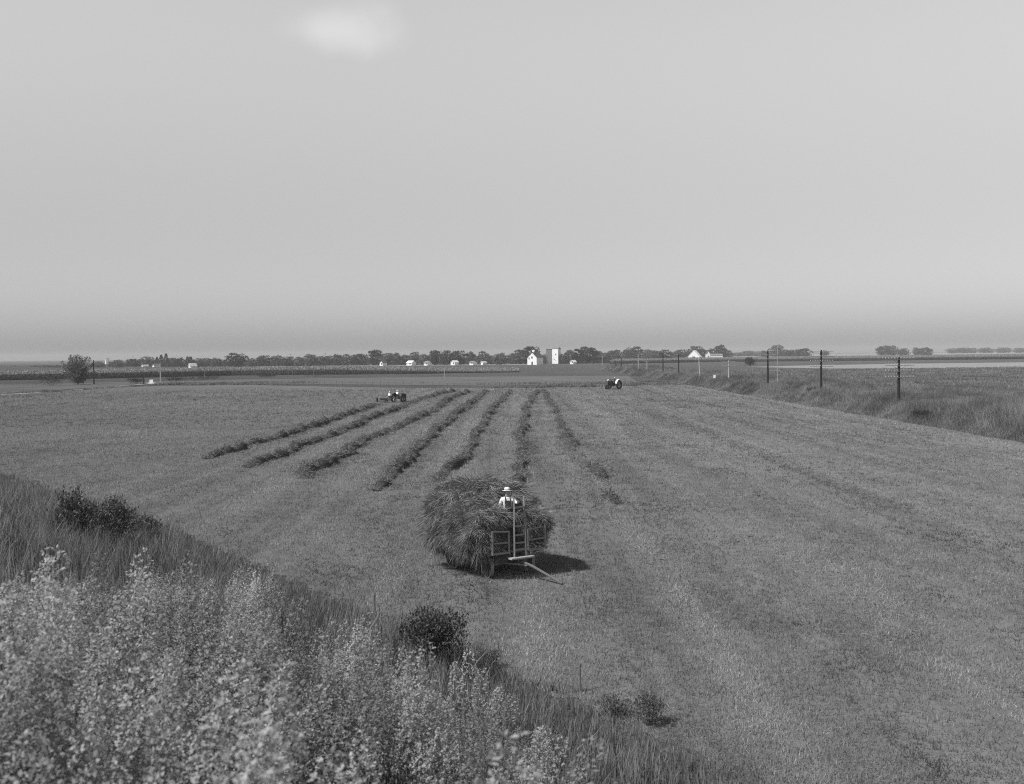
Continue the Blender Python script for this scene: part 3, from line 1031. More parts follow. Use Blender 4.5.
def tree_parts(kind, i):
    key = (kind, i)
    if key in PROTO: return PROTO[key]
    rng = np.random.default_rng(300 + i * 7 + len(kind))
    v, f, t = crown_arrays(rng, kind, 1500 if kind != 'conifer' else 800, 0.075 if kind != 'conifer' else 0.05)
    cr = mesh_np('crown', v, f, M['conifer' if kind == 'conifer' else 'tree'], tone=t)
    mb = MB()
    mb.tube([(0, 0, -0.01), (0.005, 0, 0.25), (0, 0.005, 0.6)], [0.028, 0.02, 0.008], 7)
    for k in range(4 if kind != 'conifer' else 0):
        a = k * 1.7 + i
        mb.tube([(0, 0, 0.2 + 0.05 * k), (0.12 * math.cos(a), 0.12 * math.sin(a), 0.4 + 0.04 * k), (0.24 * math.cos(a), 0.24 * math.sin(a), 0.55 + 0.05 * k)], [0.013, 0.009, 0.004], 5)
    tr = mb.build('trunk', M['bark'])
    PROTO[key] = (cr, tr)
    return cr, tr


USED = set()


def tree(name, px, D, top_y, wpx, kind, var, label, group, cat='tree'):
    x, y = at_dist(px, D)
    h = ((horizon(px) - top_y) / F * D + CAMZ) * (1.07 if kind != 'conifer' else 1.0)
    w = wpx / F * D
    rt = empty(name, (x, y, 0), rz=random.uniform(0, 6.28))
    base_w = {'conifer': 0.52, 'broad': 1.0, 'tall': 0.68, 'round': 0.9, 'loose': 0.9}[kind]
    rt.scale = (w / base_w, w / base_w, h)
    tag(rt, label, cat, group)
    for o in tree_parts(kind, var):
        key = o.name
        if key in USED:
            c = o.copy()
            COL.objects.link(c)
        else:
            c = o
            USED.add(key)
        c.parent = rt
    return rt


ORD = ['first', 'second', 'third', 'fourth', 'fifth', 'sixth', 'seventh', 'eighth', 'ninth', 'tenth', 'eleventh', 'twelfth', 'thirteenth', 'fourteenth', 'fifteenth', 'sixteenth', 'seventeenth', 'eighteenth']
CLUMPS = [
    # (clump phrase, group, distance, [(px, top, width, kind)])
    ('pale trees behind the spiky tree', 'pale far trees at the left end', 900, [(38, 365.2, 14, 'round'), (47, 364.6, 14, 'round'), (58, 364.9, 9, 'round'), (99, 361.4, 11, 'round'), (112, 361.5, 8, 'loose'), (118, 359.6, 11, 'round'), (-12, 365, 16, 'round'), (14, 366, 14, 'round')]),
    ('dark grove at the left', 'dark grove on the left', 930, [(125, 362.5, 7, 'round'), (133, 358.2, 13, 'broad'), (141, 358.6, 10, 'round'), (148, 356.6, 14, 'round'), (157.5, 357.2, 5, 'conifer'), (161.7, 354.9, 6, 'conifer'), (166.6, 353.9, 6, 'conifer'), (172, 357.2, 12, 'round'), (180, 357.6, 11, 'broad'), (187.8, 356.9, 6, 'conifer'), (191, 356.9, 7, 'conifer'), (194.5, 360.5, 6, 'conifer')]),
    ('trio just left of the broad oak', 'treeline behind the corn, left', 950, [(200, 358.2, 11, 'round'), (208, 357.6, 12, 'broad'), (217, 357.9, 12, 'round')]),
    ('row just right of the broad oak', 'treeline behind the corn, centre left', 960, [(252, 358.2, 11, 'round'), (264, 354.6, 14, 'broad'), (277, 355.2, 14, 'round'), (289, 356.3, 13, 'broad'), (300, 356.2, 12, 'round'), (311, 353.9, 13, 'round'), (320, 356, 12, 'broad'), (328, 355.2, 11, 'round'), (338, 353.9, 12, 'broad'), (347, 354.2, 11, 'round'), (360, 353, 19, 'broad')]),
    ('taller row behind the small white houses', 'treeline behind the small houses', 960, [(376, 350.6, 14, 'tall'), (388, 353, 13, 'round'), (396, 352.2, 12, 'round'), (405, 354.5, 12, 'broad'), (415, 352, 11, 'round'), (425, 353.6, 13, 'round'), (435, 351, 11, 'tall'), (446, 350.2, 14, 'broad'), (458, 349.6, 16, 'broad'), (471, 351.6, 12, 'round'), (483, 351.2, 12, 'round'), (491, 355, 9, 'round')]),
    ('cluster left of the gabled house', 'trees around the gabled house', 960, [(513, 353.2, 13, 'round'), (520, 349.6, 16, 'round'), (531, 345.2, 20, 'broad')]),
    ('pair left of the white tower', 'trees beside the white tower', 1070, [(543, 354.5, 10, 'round'), (549, 356, 10, 'round')]),
    ('group right of the white tower', 'group right of the white tower', 970, [(563, 353.6, 9, 'round'), (570, 349.6, 11, 'round'), (578, 349, 11, 'loose'), (588, 345.6, 19, 'broad'), (598, 350.5, 12, 'round'), (606, 352.6, 11, 'round')]),
    ('group behind the far poles', 'trees behind the far poles', 1250, [(615, 349.2, 15, 'broad'), (627, 349.6, 10, 'round'), (635, 346.4, 19, 'broad'), (648, 348.8, 13, 'round'), (656, 350.2, 13, 'round'), (666, 349.3, 13, 'broad')]),
    ('group behind the pale-roofed barn', 'trees behind the pale barn', 1500, [(681, 348.8, 14, 'broad'), (691, 350, 10, 'round'), (697, 345.8, 16, 'broad'), (708, 349.5, 12, 'round'), (720, 345.2, 18, 'loose'), (727, 350.5, 12, 'round')]),
    ('hazy trio right of the barn', 'hazy trees right of the pale barn', 2300, [(738, 352.2, 12, 'round'), (748, 350.6, 13, 'round'), (757, 351.5, 11, 'round')]),
    ('clump behind the third nearest pole', 'clump behind the third nearest pole', 1700, [(765, 350.2, 11, 'round'), (777, 344.6, 13, 'round'), (787, 349.4, 12, 'broad'), (794, 349.2, 11, 'round'), (804, 348, 16, 'broad')]),
    ('hazy trees about the nearest pole', 'hazy clump at the right', 1900, [(825, 350.3, 8, 'round'), (884, 345, 13, 'broad'), (892, 345.4, 12, 'round'), (903, 348.2, 12, 'broad'), (916, 346.9, 7, 'round'), (926, 347.3, 15, 'broad')]),
    ('pale skyline trees at the right edge', 'pale skyline trees at the right edge', 2900, [(953, 348.2, 12, 'round'), (963, 347.2, 14, 'broad'), (972, 347.8, 12, 'round'), (986, 347.5, 14, 'broad'), (1004, 347.2, 15, 'round'), (1020, 347.8, 14, 'round')]),
]
vi = 0
for phrase, grp, D, lst in CLUMPS:
    lst = sorted(lst)
    for i, (px, top, wpx, kind) in enumerate(lst):
        vi += 1
        look = {'conifer': 'pointed conifer', 'broad': 'broad-crowned tree', 'tall': 'tall narrow tree', 'round': 'rounded tree', 'loose': 'open airy tree'}[kind]
        pos = '' if len(lst) == 1 else ('leftmost in the ' if i == 0 else 'rightmost in the ' if i == len(lst) - 1 else ORD[i] + ' from the left in the ')
        t_ = tree('conifer_tree' if kind == 'conifer' else 'tree', px, D + random.uniform(-30, 30), top, wpx * (1.22 if kind != 'conifer' else 1.75), kind, vi % 3, f'{look}, {pos}{phrase}', grp)
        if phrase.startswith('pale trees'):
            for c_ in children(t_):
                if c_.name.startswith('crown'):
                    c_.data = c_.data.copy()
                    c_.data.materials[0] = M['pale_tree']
tree('tree', 236, 930, 352.6, 25, 'broad', 0, 'big broad tree standing above the long treeline on the left', None)
tree('tree', 501, 905, 352.3, 16, 'round', 1, 'dark bushy tree standing nearer than the treeline, left of the gabled house', None)

# undergrowth that closes the foot of the treeline
n0 = 9000
t = RNG.uniform(0, 1, n0)
pxs = 122 + (612 - 122) * t
Dd = 975 + RNG.normal(0, 10, n0)
c = np.stack([(pxs - 512) / F * Dd, Dd, np.abs(RNG.normal(0, 1, n0)) * (1.3 + 2.2 * hash_noise(pxs * 0.21, pxs * 0, 3))], 1)
ln = RNG.uniform(0.8, 1.6, n0)
v, f = leaf_quads(c, RNG.normal(size=(n0, 3)), RNG.normal(size=(n0, 3)) + np.array([-0.4, -0.5, 0.6]), ln, ln * 0.8)
tag(mesh_np('undergrowth', v, f, M['tree'], tone=np.repeat(RNG.uniform(0.6, 1.2, n0), 4)), 'undergrowth at the foot of the long treeline', 'undergrowth', kind='stuff')

# lone tree at the left
p = at(78, 384.5)
rng = np.random.default_rng(77)
rt = empty('tree', (p.x, p.y, 0))
tag(rt, 'dark spiky lone tree standing by the pale lane at the left', 'tree')
hT = 31.5 / F * p.y
mb = MB()
mb.tube([(0, 0, -0.1), (0.05, 0, 1.2), (0.0, 0.0, 2.6)], [0.28, 0.22, 0.16], 8)
C, Dn = [], []
for i in range(46):
    a = i * 2.399
    q = (i + 0.5) / 46
    el = R(84) - q * R(74)
    L = hT * (0.98 - 0.46 * q) * rng.uniform(0.55, 1.05)
    d = Vector((math.cos(a) * math.cos(el), math.sin(a) * math.cos(el), math.sin(el)))
    s0 = Vector((0, 0, 0.6 + 2.0 * rng.uniform()))
    p1 = s0 + d * L * 0.45 + Vector(rng.normal(0, 0.25, 3))
    p2 = s0 + d * L * 0.95 + Vector((0, 0, 0.06 * L))
    p2.z = min(p2.z, hT * rng.uniform(0.8, 1.0))
    mb.tube([s0, p1, p2], [0.08, 0.05, 0.012], 5)
    k = 150
    tt = rng.uniform(0.1, 1.0, k)
    base = np.where(tt[:, None] < 0.5, np.array(s0)[None] + (np.array(p1) - np.array(s0))[None] * tt[:, None] * 2, np.array(p1)[None] + (np.array(p2) - np.array(p1))[None] * (tt[:, None] * 2 - 1))
    offv = rng.normal(size=(k, 3)) * (0.55 * (1.15 - tt[:, None]) + 0.1)
    C.append(base + offv)
    Dn.append(np.array(d)[None] * 0.8 + rng.normal(0, 0.5, (k, 3)))
mb.build('trunk', M['bark'], rt)
C, Dn = np.concatenate(C), np.concatenate(Dn)
C[:, 2] = np.maximum(C[:, 2], 0.5)
ln = rng.uniform(0.25, 0.6, len(C))
v, f = leaf_quads(C, Dn, rng.normal(size=C.shape) + np.array([0, 0, 0.5]), ln, ln * 0.55)
mesh_np('crown', v, f, M['dark_leaf'], rt, tone=np.repeat(rng.uniform(0.6, 1.5, len(C)), 4))

# ------------------------------------------------------------------ buildings on the skyline
def house(name, px, D, wpx, hpx_wall, hpx_ridge, label, cat, depth=9.0, rz=0.0, wall='white', roof='roof_dark', openings=(), chimney=False, ridge='y', base_y=None, eave=0.35):
    """gabled building; ridge 'y' shows its gable, 'x' its long eave"""
    x, y = at_dist(px, D)
    k = D / F
    w, hw, hr = wpx * k, hpx_wall * k, hpx_ridge * k
    rt = empty(name, (x, y, 0), rz)
    tag(rt, label, cat)
    wx, wy = w / 2, depth / 2
    mb = MB()
    if ridge == 'y':
        pf = [(-wx, -wy, 0), (wx, -wy, 0), (wx, -wy, hw), (0, -wy, hr), (-wx, -wy, hw)]
    else:
        pf = None
    if ridge == 'y':
        bk = [(q[0], wy, q[2]) for q in pf]
        mb.poly(pf); mb.poly(bk[::-1])
        for i in range(5):
            if i in (2, 3): continue
            j = (i + 1) % 5
            mb.poly([pf[j], pf[i], bk[i], bk[j]])
        mb.build('wall', M[wall], rt)
        rb = MB()
        sl = math.hypot(wx, hr - hw)
        for sgn in (-1, 1):
            nrm = Vector((sgn * (hr - hw), 0, wx)).normalized()
            a = Vector((0, 0, hr)) ; b = Vector((sgn * wx, 0, hw)) + Vector((sgn * wx, 0, hw - hr)).normalized() * eave
            q = [a + nrm * 0.02, b + nrm * 0.02, b + nrm * 0.2, a + nrm * 0.2]
            for yy in (0,):
                f1 = [(v_.x, -wy - eave, v_.z) for v_ in q]
                f2 = [(v_.x, wy + eave, v_.z) for v_ in q]
                rb.poly(f1); rb.poly(f2[::-1])
                for i in range(4):
                    j = (i + 1) % 4
                    rb.poly([f1[i], f1[j], f2[j], f2[i]])
        ro = rb.build('roof', M[roof], rt)
    else:
        pf = [(-wx, -wy, 0), (-wx, wy, 0), (-wx, wy, hw), (-wx, 0, hr), (-wx, -wy, hw)]
        bk = [(wx, q[1], q[2]) for q in pf]
        mb.poly(pf); mb.poly(bk[::-1])
        for i in range(5):
            if i in (2, 3): continue
            j = (i + 1) % 5
            mb.poly([pf[j], pf[i], bk[i], bk[j]])
        mb.build('wall', M[wall], rt)
        rb = MB()
        for sgn in (-1, 1):
            nrm = Vector((0, sgn * (hr - hw), wy)).normalized()
            a = Vector((0, 0, hr)); b = Vector((0, sgn * wy, hw)) + Vector((0, sgn * wy, hw - hr)).normalized() * eave
            q = [a + nrm * 0.02, b + nrm * 0.02, b + nrm * 0.2, a + nrm * 0.2]
            f1 = [(-wx - eave, v_.y, v_.z) for v_ in q]
            f2 = [(wx + eave, v_.y, v_.z) for v_ in q]
            rb.poly(f1); rb.poly(f2[::-1])
            for i in range(4):
                j = (i + 1) % 4
                rb.poly([f1[i], f1[j], f2[j], f2[i]])
        ro = rb.build('roof', M[roof], rt)
    for kind, ox, oz, ow, oh in openings:
        o = MB().box((ox, -wy - 0.03, oz), (ow, 0.1, oh)).build(kind, M['pane'], rt)
        MB().box((ox, -wy - 0.05, oz - oh / 2 - 0.06), (ow + 0.3, 0.2, 0.12)).build('sill', M[wall], o)
    if chimney:
        c_ = MB()
        c_.box((0, -wy * 0.55, hr + 0.45), (1.5, 1.5, 1.1))
        c_.lathe([(1.25, hr + 1.0), (0.05, hr + 1.75)], 4, 'z', (0, -wy * 0.55, 0))
        c_.build('cupola', M['white'], ro)
    return rt


house('house', 535.6, 880, 10.0, 7.6, 12.6, 'bright white gabled house with a dark roof in the middle of the skyline', 'house', depth=13, rz=R(-24),
      openings=[('window', 0, 5.6, 1.1, 1.5), ('door', 0.1, 1.2, 1.2, 2.4), ('window', -2.4, 5.0, 0.8, 1.1)], chimney=True, eave=0.5)

# grain elevator: pale tower with a grey wing
D = 955
x, y = at_dist(556.8, D)
rt = empty('grain_elevator', (x, y, 0), R(-24))
tag(rt, 'tall white grain elevator tower with a grey wing among the trees', 'grain elevator')
k = D / F
hh = (horizon(556) - 348.6) * k + CAMZ
w = 6.4 * k
mb = MB()
mb.box((0, 0, hh / 2), (w, 6.0, hh))
mb.build('tower', M['white'], rt)
rb = MB()
v0 = [(-w / 2 - 0.25, -3.3, hh - 0.1), (w / 2 + 0.25, -3.3, hh - 0.1), (w / 2 + 0.25, 3.3, hh - 0.1), (-w / 2 - 0.25, 3.3, hh - 0.1), (-w / 2 - 0.25, 0, hh + 1.3), (w / 2 + 0.25, 0, hh + 1.3)]
b = len(rb.v)
rb.v += v0
rb.f += [(0, 1, 5, 4), (2, 3, 4, 5), (0, 4, 3), (1, 2, 5), (3, 2, 1, 0)]
rb.build('roof', M['roof_grey'], rt)
for (ox, oz, ow, oh) in ((0.6, hh * 0.62, 0.8, 1.1), (-0.9, hh * 0.3, 0.6, 0.8)):
    MB().box((ox, -3.03, oz), (ow, 0.12, oh)).build('window', M['pane'], rt)
mb = MB()
hw_ = (horizon(550) - 349.4) * k + CAMZ
mb.box((-w / 2 - 2.9, 0.6, hw_ / 2), (5.6, 5.2, hw_))
mb.build('wing', M['grey_siding'], rt)
MB().box((-w / 2 - 2.9, 0.6, hw_ + 0.15), (6.0, 5.6, 0.3)).build('wing_roof', M['roof_dark'], rt)

house('barn', 695, 1400, 12.0, 2.6, 9.0, 'low barn with a bright pale roof on the right skyline', 'barn', depth=12, rz=R(-22), roof='roof_pale', openings=[('door', 0, 1.8, 3.0, 3.4)])
house('shed', 708, 1390, 3.4, 5.4, 8.4, 'small white gabled shed right of the pale-roofed barn', 'shed', depth=8, openings=[('window', 0, 3.2, 1.0, 1.4)])
house('shed', 716, 1410, 12.5, 3.6, 5.2, 'long low grey roofed shed beside the small gabled shed', 'shed', depth=8, ridge='x', wall='white', roof='roof_grey')
small = [
    (193, 860, 3.8, 3.2, 6.4, 'y', 'white', 'roof_pale', 'small white gabled building like a tent under the pointed conifers', 'building'),
    (383.7, 900, 3.9, 4.0, 6.6, 'y', 'white', 'roof_dark', 'leftmost small white cottage, its gable below the tallest narrow tree', 'house'),
    (411.5, 910, 6.6, 3.6, 6.0, 'x', 'white', 'roof_pale', 'white house with a long pale roof right of the leftmost cottage', 'house'),
    (428.0, 900, 4.6, 3.4, 5.4, 'x', 'white', 'roof_grey', 'small white house with a grey roof, third white one from the left', 'house'),
    (455.0, 900, 5.0, 4.0, 6.0, 'y', 'white', 'roof_pale', 'white gabled house under the tallest trees left of centre', 'house'),
    (473.5, 900, 4.6, 3.2, 5.0, 'x', 'white', 'roof_grey', 'low white house half hidden left of the dark bushy tree', 'house'),
    (484.0, 900, 2.4, 3.2, 4.8, 'y', 'white', 'roof_pale', 'smallest white shed close left of the dark bushy tree', 'shed'),
    (573.5, 900, 4.0, 2.8, 5.0, 'y', 'white', 'roof_pale', 'small white building right of the grain elevator', 'building'),
    (145.5, 900, 1.6, 3.0, 4.4, 'y', 'white', 'roof_pale', 'tiny white shed in front of the dark left grove', 'shed'),
    (156.5, 900, 2.4, 3.4, 5.2, 'y', 'white', 'roof_grey', 'white shed in front of the three pointed conifers', 'shed'),
    (107.8, 1650, 1.4, 4.0, 7.4, 'y', 'white', 'roof_pale', 'slim white building between the pale far trees at the left', 'building'),
]
for px, D, wpx, hw, hr, rg, wl, rf, lab, cat in small:
    wpx, hw, hr = wpx * 0.9, hw * 0.78, hr * 0.8
    house('house' if cat == 'house' else ('shed' if cat == 'shed' else 'building'), px, D, wpx, hw, hr, lab, cat, depth=6.5, ridge=rg, wall=wl, roof=rf, rz=R(-26),
          openings=[('window', wpx * D / F * 0.18, 1.7, 0.9, 1.2)] if wpx > 3 else ())

# ------------------------------------------------------------------ telegraph poles
def telegraph_pole(px, top_y, mat, arms, label, ins=False, D=None, X=48.0, rad=0.19, lean=0.0, group='telegraph poles along the berm', half=1.8):
    D = D or X * F / (px - 512)
    x, y = at_dist(px, D)
    z0 = float(gz(x, y))
    zt = CAMZ - (top_y - horizon(px)) / F * D
    h = zt - z0
    rt = empty('telegraph_pole', (x, y, z0), 0)
    rt.rotation_euler = (0, lean, 0)
    tag(rt, label, 'telegraph pole', group)
    MB().tube([(0, 0, -0.3), (0, 0, h * 0.5), (0, 0, h)], [rad, rad * 0.9, rad * 0.75], 10).build('pole', M[mat], rt)
    for i in range(arms):
        za = h - 0.28 - 0.76 * i
        ar = MB().box((0, -rad - 0.05, za), (half * 2, 0.08, 0.06))
        if ins:
            for s_ in (-1, 1):
                ar.bar((s_ * 0.05, -rad - 0.02, za - 0.55), (s_ * 0.75, -rad - 0.06, za - 0.08), 0.04, 0.03)
        arm = ar.build('crossarm', M['grey_pole' if ins else mat], rt)
        if ins:
            for q in range(10):
                xx = -half + 0.1 + (2 * half - 0.2) * (q / 9.0)
                if abs(xx) < 0.12: xx += 0.05
                MB().lathe([(0.015, 0.0), (0.015, 0.05), (0.055, 0.05), (0.06, 0.1), (0.04, 0.13), (0.035, 0.17), (0.015, 0.19)], 8, 'z', (xx, -rad - 0.05, za + 0.066)).build('insulator', M['glass_ins'], arm)
    return rt


telegraph_pole(899, 357.0, 'dark_pole', 4, 'nearest dark telegraph pole, four crossarms dotted with pale insulators', True)
telegraph_pole(821.3, 350.0, 'dark_pole', 4, 'second nearest dark telegraph pole, standing tall against the sky', True)
telegraph_pole(768, 350.0, 'dark_pole', 3, 'third nearest dark telegraph pole in front of a clump of trees', True)
telegraph_pole(729, 360.5, 'pale_pole', 2, 'short telegraph pole, the pale one nearest the camera', False, half=1.6)
telegraph_pole(700.5, 358.0, 'pale_pole', 1, 'pale leaning telegraph pole standing below the pale-roofed barn', False, lean=R(-4), half=1.3)
telegraph_pole(678.8, 354.0, 'dark_pole', 3, 'dark telegraph pole left of the pale-roofed barn', False, rad=0.2)
telegraph_pole(663.2, 353.0, 'dark_pole', 2, 'slim dark telegraph pole left of the dark pole near the barn', False, rad=0.2)
telegraph_pole(647.3, 361.0, 'pale_pole', 1, 'short pale telegraph pole right of the tall pale one', False, half=1.3)
telegraph_pole(638.6, 353.5, 'pale_pole', 2, 'tall pale telegraph pole above the tractor that faces the camera', False, half=1.4)
telegraph_pole(621.5, 357.5, 'dark_pole', 2, 'small dark telegraph pole among the far pale ones', False, rad=0.2)
telegraph_pole(613.0, 357.0, 'grey_pole', 2, 'small greyed telegraph pole just left of the small dark one', False, rad=0.16)
telegraph_pole(602.5, 354.5, 'pale_pole', 2, 'farthest pale telegraph pole at the left end of the line', False, rad=0.2)
# other poles
def slim_pole(px, base_y, top_y, mat, label, cat, rad=0.1, arm=False, name='post', group=None, zadd=0.0):
    p = at(px, base_y)
    z0 = float(gz(p.x, p.y))
    h = (base_y - top_y) / F * p.y
    rt = empty(name, (p.x, p.y, z0))
    tag(rt, label, cat, group)
    MB().tube([(0, 0, -0.2), (0.01, 0, h * 0.5), (0, 0, h)], [rad, rad * 0.95, rad * 0.8], 8).build('shaft', M[mat], rt)
    if arm: MB().box((0, -rad - 0.04, h - 0.4), (2.2, 0.1, 0.12)).build('crossarm', M[mat], rt)
    else: MB().lathe([(rad * 0.95, h), (rad * 0.9, h + 0.04), (0.01, h + 0.09)], 8).build('cap', M[mat], rt)


x, y = at_dist(777.5, 214)
rt = empty('post', (x, y, float(gz(x, y))))
tag(rt, 'slender pale mast right beside the third nearest pole', 'mast')
MB().tube([(0, 0, -0.2), (0, 0, 4), (0.03, 0, 7.6)], [0.07, 0.06, 0.045], 8).build('shaft', M['pale_pole'], rt)
MB().box((-0.6, 0, 3.0), (1.3, 0.06, 0.07)).build('crossarm', M['pale_pole'], rt)
slim_pole(94, 384.3, 360.5, 'dark_pole', 'dark post standing right beside the spiky lone tree', 'post', 0.22)
slim_pole(143.6, 384.0, 376.5, 'dark_pole', 'short dark post at the end of the pale lane', 'post', 0.26)
slim_pole(160.6, 382.8, 363.0, 'pale_pole', 'tall pale post right of the white headwall', 'post', 0.2)
slim_pole(204.8, 384.5, 366.5, 'grey_pole', 'slim grey roadside pole below the first trees of the treeline', 'pole', 0.1, True, 'utility_pole')
slim_pole(255.2, 376.5, 366.2, 'grey_pole', 'short grey roadside pole below the gap right of the broad oak', 'pole', 0.11, True, 'utility_pole')
slim_pole(292.8, 378.5, 366.0, 'grey_pole', 'grey roadside pole in the meadow left of the centre left bush', 'pole', 0.11, True, 'utility_pole')
slim_pole(313.6, 378.5, 367.0, 'grey_pole', 'grey roadside pole standing in the centre left bush', 'pole', 0.11, True, 'utility_pole')
slim_pole(444.5, 378.0, 368.0, 'pale_pole', 'thin pale post in the meadow near the middle', 'post', 0.1)
# white marker on the berm
p = Vector((at_dist(714.6, 262)[0], 262, 0))
rt = empty('marker', (p.x, p.y, float(gz(p.x, p.y))))
tag(rt, 'small white trackside marker post between the two nearest pale poles', 'marker')
MB().tube([(0, 0, -0.1), (0, 0, 1.6)], 0.07, 8).build('post', M['grey_pole'], rt)
MB().box((0, -0.1, 1.9), (0.5, 0.06, 0.75), Matrix.Rotation(R(8), 3, 'Y')).build('plate', M['white'], rt, bevel=0.02)

# culvert headwall
p = at(151.5, 384.6)
rt = empty('culvert_headwall', (p.x, p.y, 0))
rt.scale = (0.72, 0.72, 0.85)
tag(rt, 'small white concrete headwall with sloping wings at the end of the lane', 'headwall')
MB().box((0, 0, 0.85), (1.5, 0.5, 1.7)).build('wall', M['white'], rt, bevel=0.05)
for s_ in (-1, 1):
    w_ = MB()
    w_.v += [(s_ * 0.76, -0.2, 0), (s_ * 2.3, -0.2, 0), (s_ * 2.3, -0.2, 0.25), (s_ * 0.76, -0.2, 0.95), (s_ * 0.76, 0.2, 0), (s_ * 2.3, 0.2, 0), (s_ * 2.3, 0.2, 0.25), (s_ * 0.76, 0.2, 0.95)]
    w_.f += [(0, 1, 2, 3), (7, 6, 5, 4), (3, 2, 6, 7), (1, 5, 6, 2), (0, 3, 7, 4), (0, 4, 5, 1)]
    w_.build('wing_wall', M['concrete'], rt)

# fences
def fence(pts, n, mat, h, label, group=None, rad=0.07):
    P = [at(*p) for p in pts]
    P2 = np.array([[p.x, p.y] for p in P])
    seg = np.r_[0, np.cumsum(np.linalg.norm(np.diff(P2, axis=0), axis=1))]
    rt = empty('fence', (P2[0, 0], P2[0, 1], 0))
    tag(rt, label, 'fence', group)
    pp = []
    for i in range(n):
        t = seg[-1] * i / (n - 1)
        x_, y_ = np.interp(t, seg, P2[:, 0]) - P2[0, 0], np.interp(t, seg, P2[:, 1]) - P2[0, 1]
        hh_ = h * random.uniform(0.85, 1.1)
        MB().tube([(x_, y_, -0.1), (x_ + random.uniform(-0.06, 0.06), y_, hh_)], [rad, rad * 0.85], 6).build('post', M[mat], rt)
        pp.append((x_, y_))
    for k in range(3):
        mb = MB()
        mb.tube([(a, b, h * (0.35 + 0.25 * k)) for a, b in pp], 0.012, 4)
        mb.build('wire', M['iron'], rt)


fence([(262, 385.2), (340, 387), (420, 387.8)], 26, 'grey_pole', 1.5, 'wire fence along the far field edge, left of the mowing tractor')
fence([(425, 387.8), (500, 387.8), (600, 386.2)], 24, 'grey_pole', 1.4, 'wire fence along the far field edge, between the two tractors')
fence([(520, 368.5), (550, 368.0), (575, 367.5)], 10, 'old_wood', 1.6, 'pale posted fence in front of the white gabled house', rad=0.14)
# fence in the foot of the bank: a few thin posts
slim_pole(374.5, 619, 597, 'grey_pole', 'thin grey stake in tall grass left of the rounded dark shrub', 'stake', 0.03)
slim_pole(580, 692, 666, 'grey_pole', 'thin grey stake in grass near the bottom of the picture', 'stake', 0.025)

# ------------------------------------------------------------------ hay wagon
WO = Vector((0.225, 40.9, 0))
wf = Vector((0.57, -0.82, 0)).normalized()
WRZ = math.atan2(wf.y, wf.x)      # local +x = forward, local +y = left of travel (image right/far), -y = near-left side
wagon = empty('hay_wagon', WO, WRZ)
tag(wagon, 'wooden hay wagon with steel wheels and a front ladder under the hay', 'wagon')
LEN, HWID = 3.7, 1.26
# local y+ is 90 deg left of forward -> (0.82,0.57): the far right side in the picture
mb = MB()
for i in range(9):
    mb.box((-LEN / 2, -HWID + (i + 0.5) * 2 * HWID / 9, 1.0), (LEN, 2 * HWID / 9 - 0.025, 0.05))
mb.build('bed', M['old_wood'], wagon)
mb = MB()
for yy in (-0.5, 0.5): mb.box((-LEN / 2, yy, 0.885), (LEN + 0.1, 0.12, 0.17))
for xx in (-0.15, -1.2, -2.4, -3.5): mb.box((xx, 0, 0.945), (0.12, 2 * HWID + 0.04, 0.05))
mb.build('sills', M['old_wood'], wagon)
# front rack: outer panels and the ladder
for s_ in (-1, 1):
    mb = MB()
    yo, yi = -0.12 + s_ * 1.14, -0.14 + s_ * 0.42
    mb.box((0.14, yo, 1.40), (0.05, 0.055, 0.86))
    mb.box((0.14, yi, 1.38), (0.04, 0.04, 0.76))
    mb.bar((0.15, yi, 1.74), (0.15, yo, 1.79), 0.04, 0.045)
    mb.bar((0.15, yi, 1.0), (0.15, yo, 1.0), 0.05, 0.06)
    mb.bar((0.15, yi, 1.36), (0.15, yo, 1.38), 0.03, 0.05)
    mb.build('front_panel', M['old_wood'], wagon)
lad = MB()
for s_ in (-1, 1):
    lad.bar((0.22, -0.14 + s_ * 0.25, 0.80), (0.17, -0.14 + s_ * 0.22, 2.95), 0.055, 0.055)
lad = lad.build('ladder', M['old_wood'], wagon)
for z_ in (1.08, 1.32, 1.6, 1.92, 2.24, 2.58):
    MB().box((0.21, -0.14, z_), (0.04, 0.42, 0.06)).build('rung', M['old_wood'], lad)
MB().box((0.30, -0.14, 0.80), (0.24, 1.0, 0.06)).build('step', M['pale_pole'], wagon, bevel=0.01)
mb = MB()
for s_ in (-1, 1): mb.bar((0.2, -0.14 + s_ * 0.4, 0.78), (0.0, -0.14 + s_ * 0.4, 1.0), 0.05, 0.05)
mb.build('step_bracket', M['iron'], wagon)
# running gear
mb = MB()
for xx in (-0.72, -3.05):
    mb.box((xx, 0, 0.5), (0.14, 1.6, 0.14))
    mb.box((xx, 0, 0.69), (0.2, 1.3, 0.22))
mb.bar((-0.55, 0, 0.52), (-3.05, 0, 0.52), 0.1, 0.1)
mb.build('running_gear', M['old_wood'], wagon)


def spoked_wheel(parent, loc, r_, width=0.12, turn=0.0, nspoke=12):
    wh = empty('wheel', loc, turn, parent)
    rim = MB().lathe([(r_, -width / 2), (r_, width / 2), (r_ - 0.035, width / 2), (r_ - 0.035, -width / 2)], 28, 'y', closed=True).build('rim', M['iron_light'], wh)
    hub = MB().lathe([(0.05, -width), (0.085, -width * 0.8), (0.09, width * 0.8), (0.05, width)], 12, 'y').build('hub', M['iron'], wh)
    mb = MB()
    for k in range(nspoke):
        a = 2 * math.pi * k / nspoke
        mb.tube([(0.08 * math.cos(a), 0.03 * (-1) ** k, 0.08 * math.sin(a)), ((r_ - 0.03) * math.cos(a), 0, (r_ - 0.03) * math.sin(a))], 0.014, 5)
    mb.build('spokes', M['old_wood'], wh)
    return wh


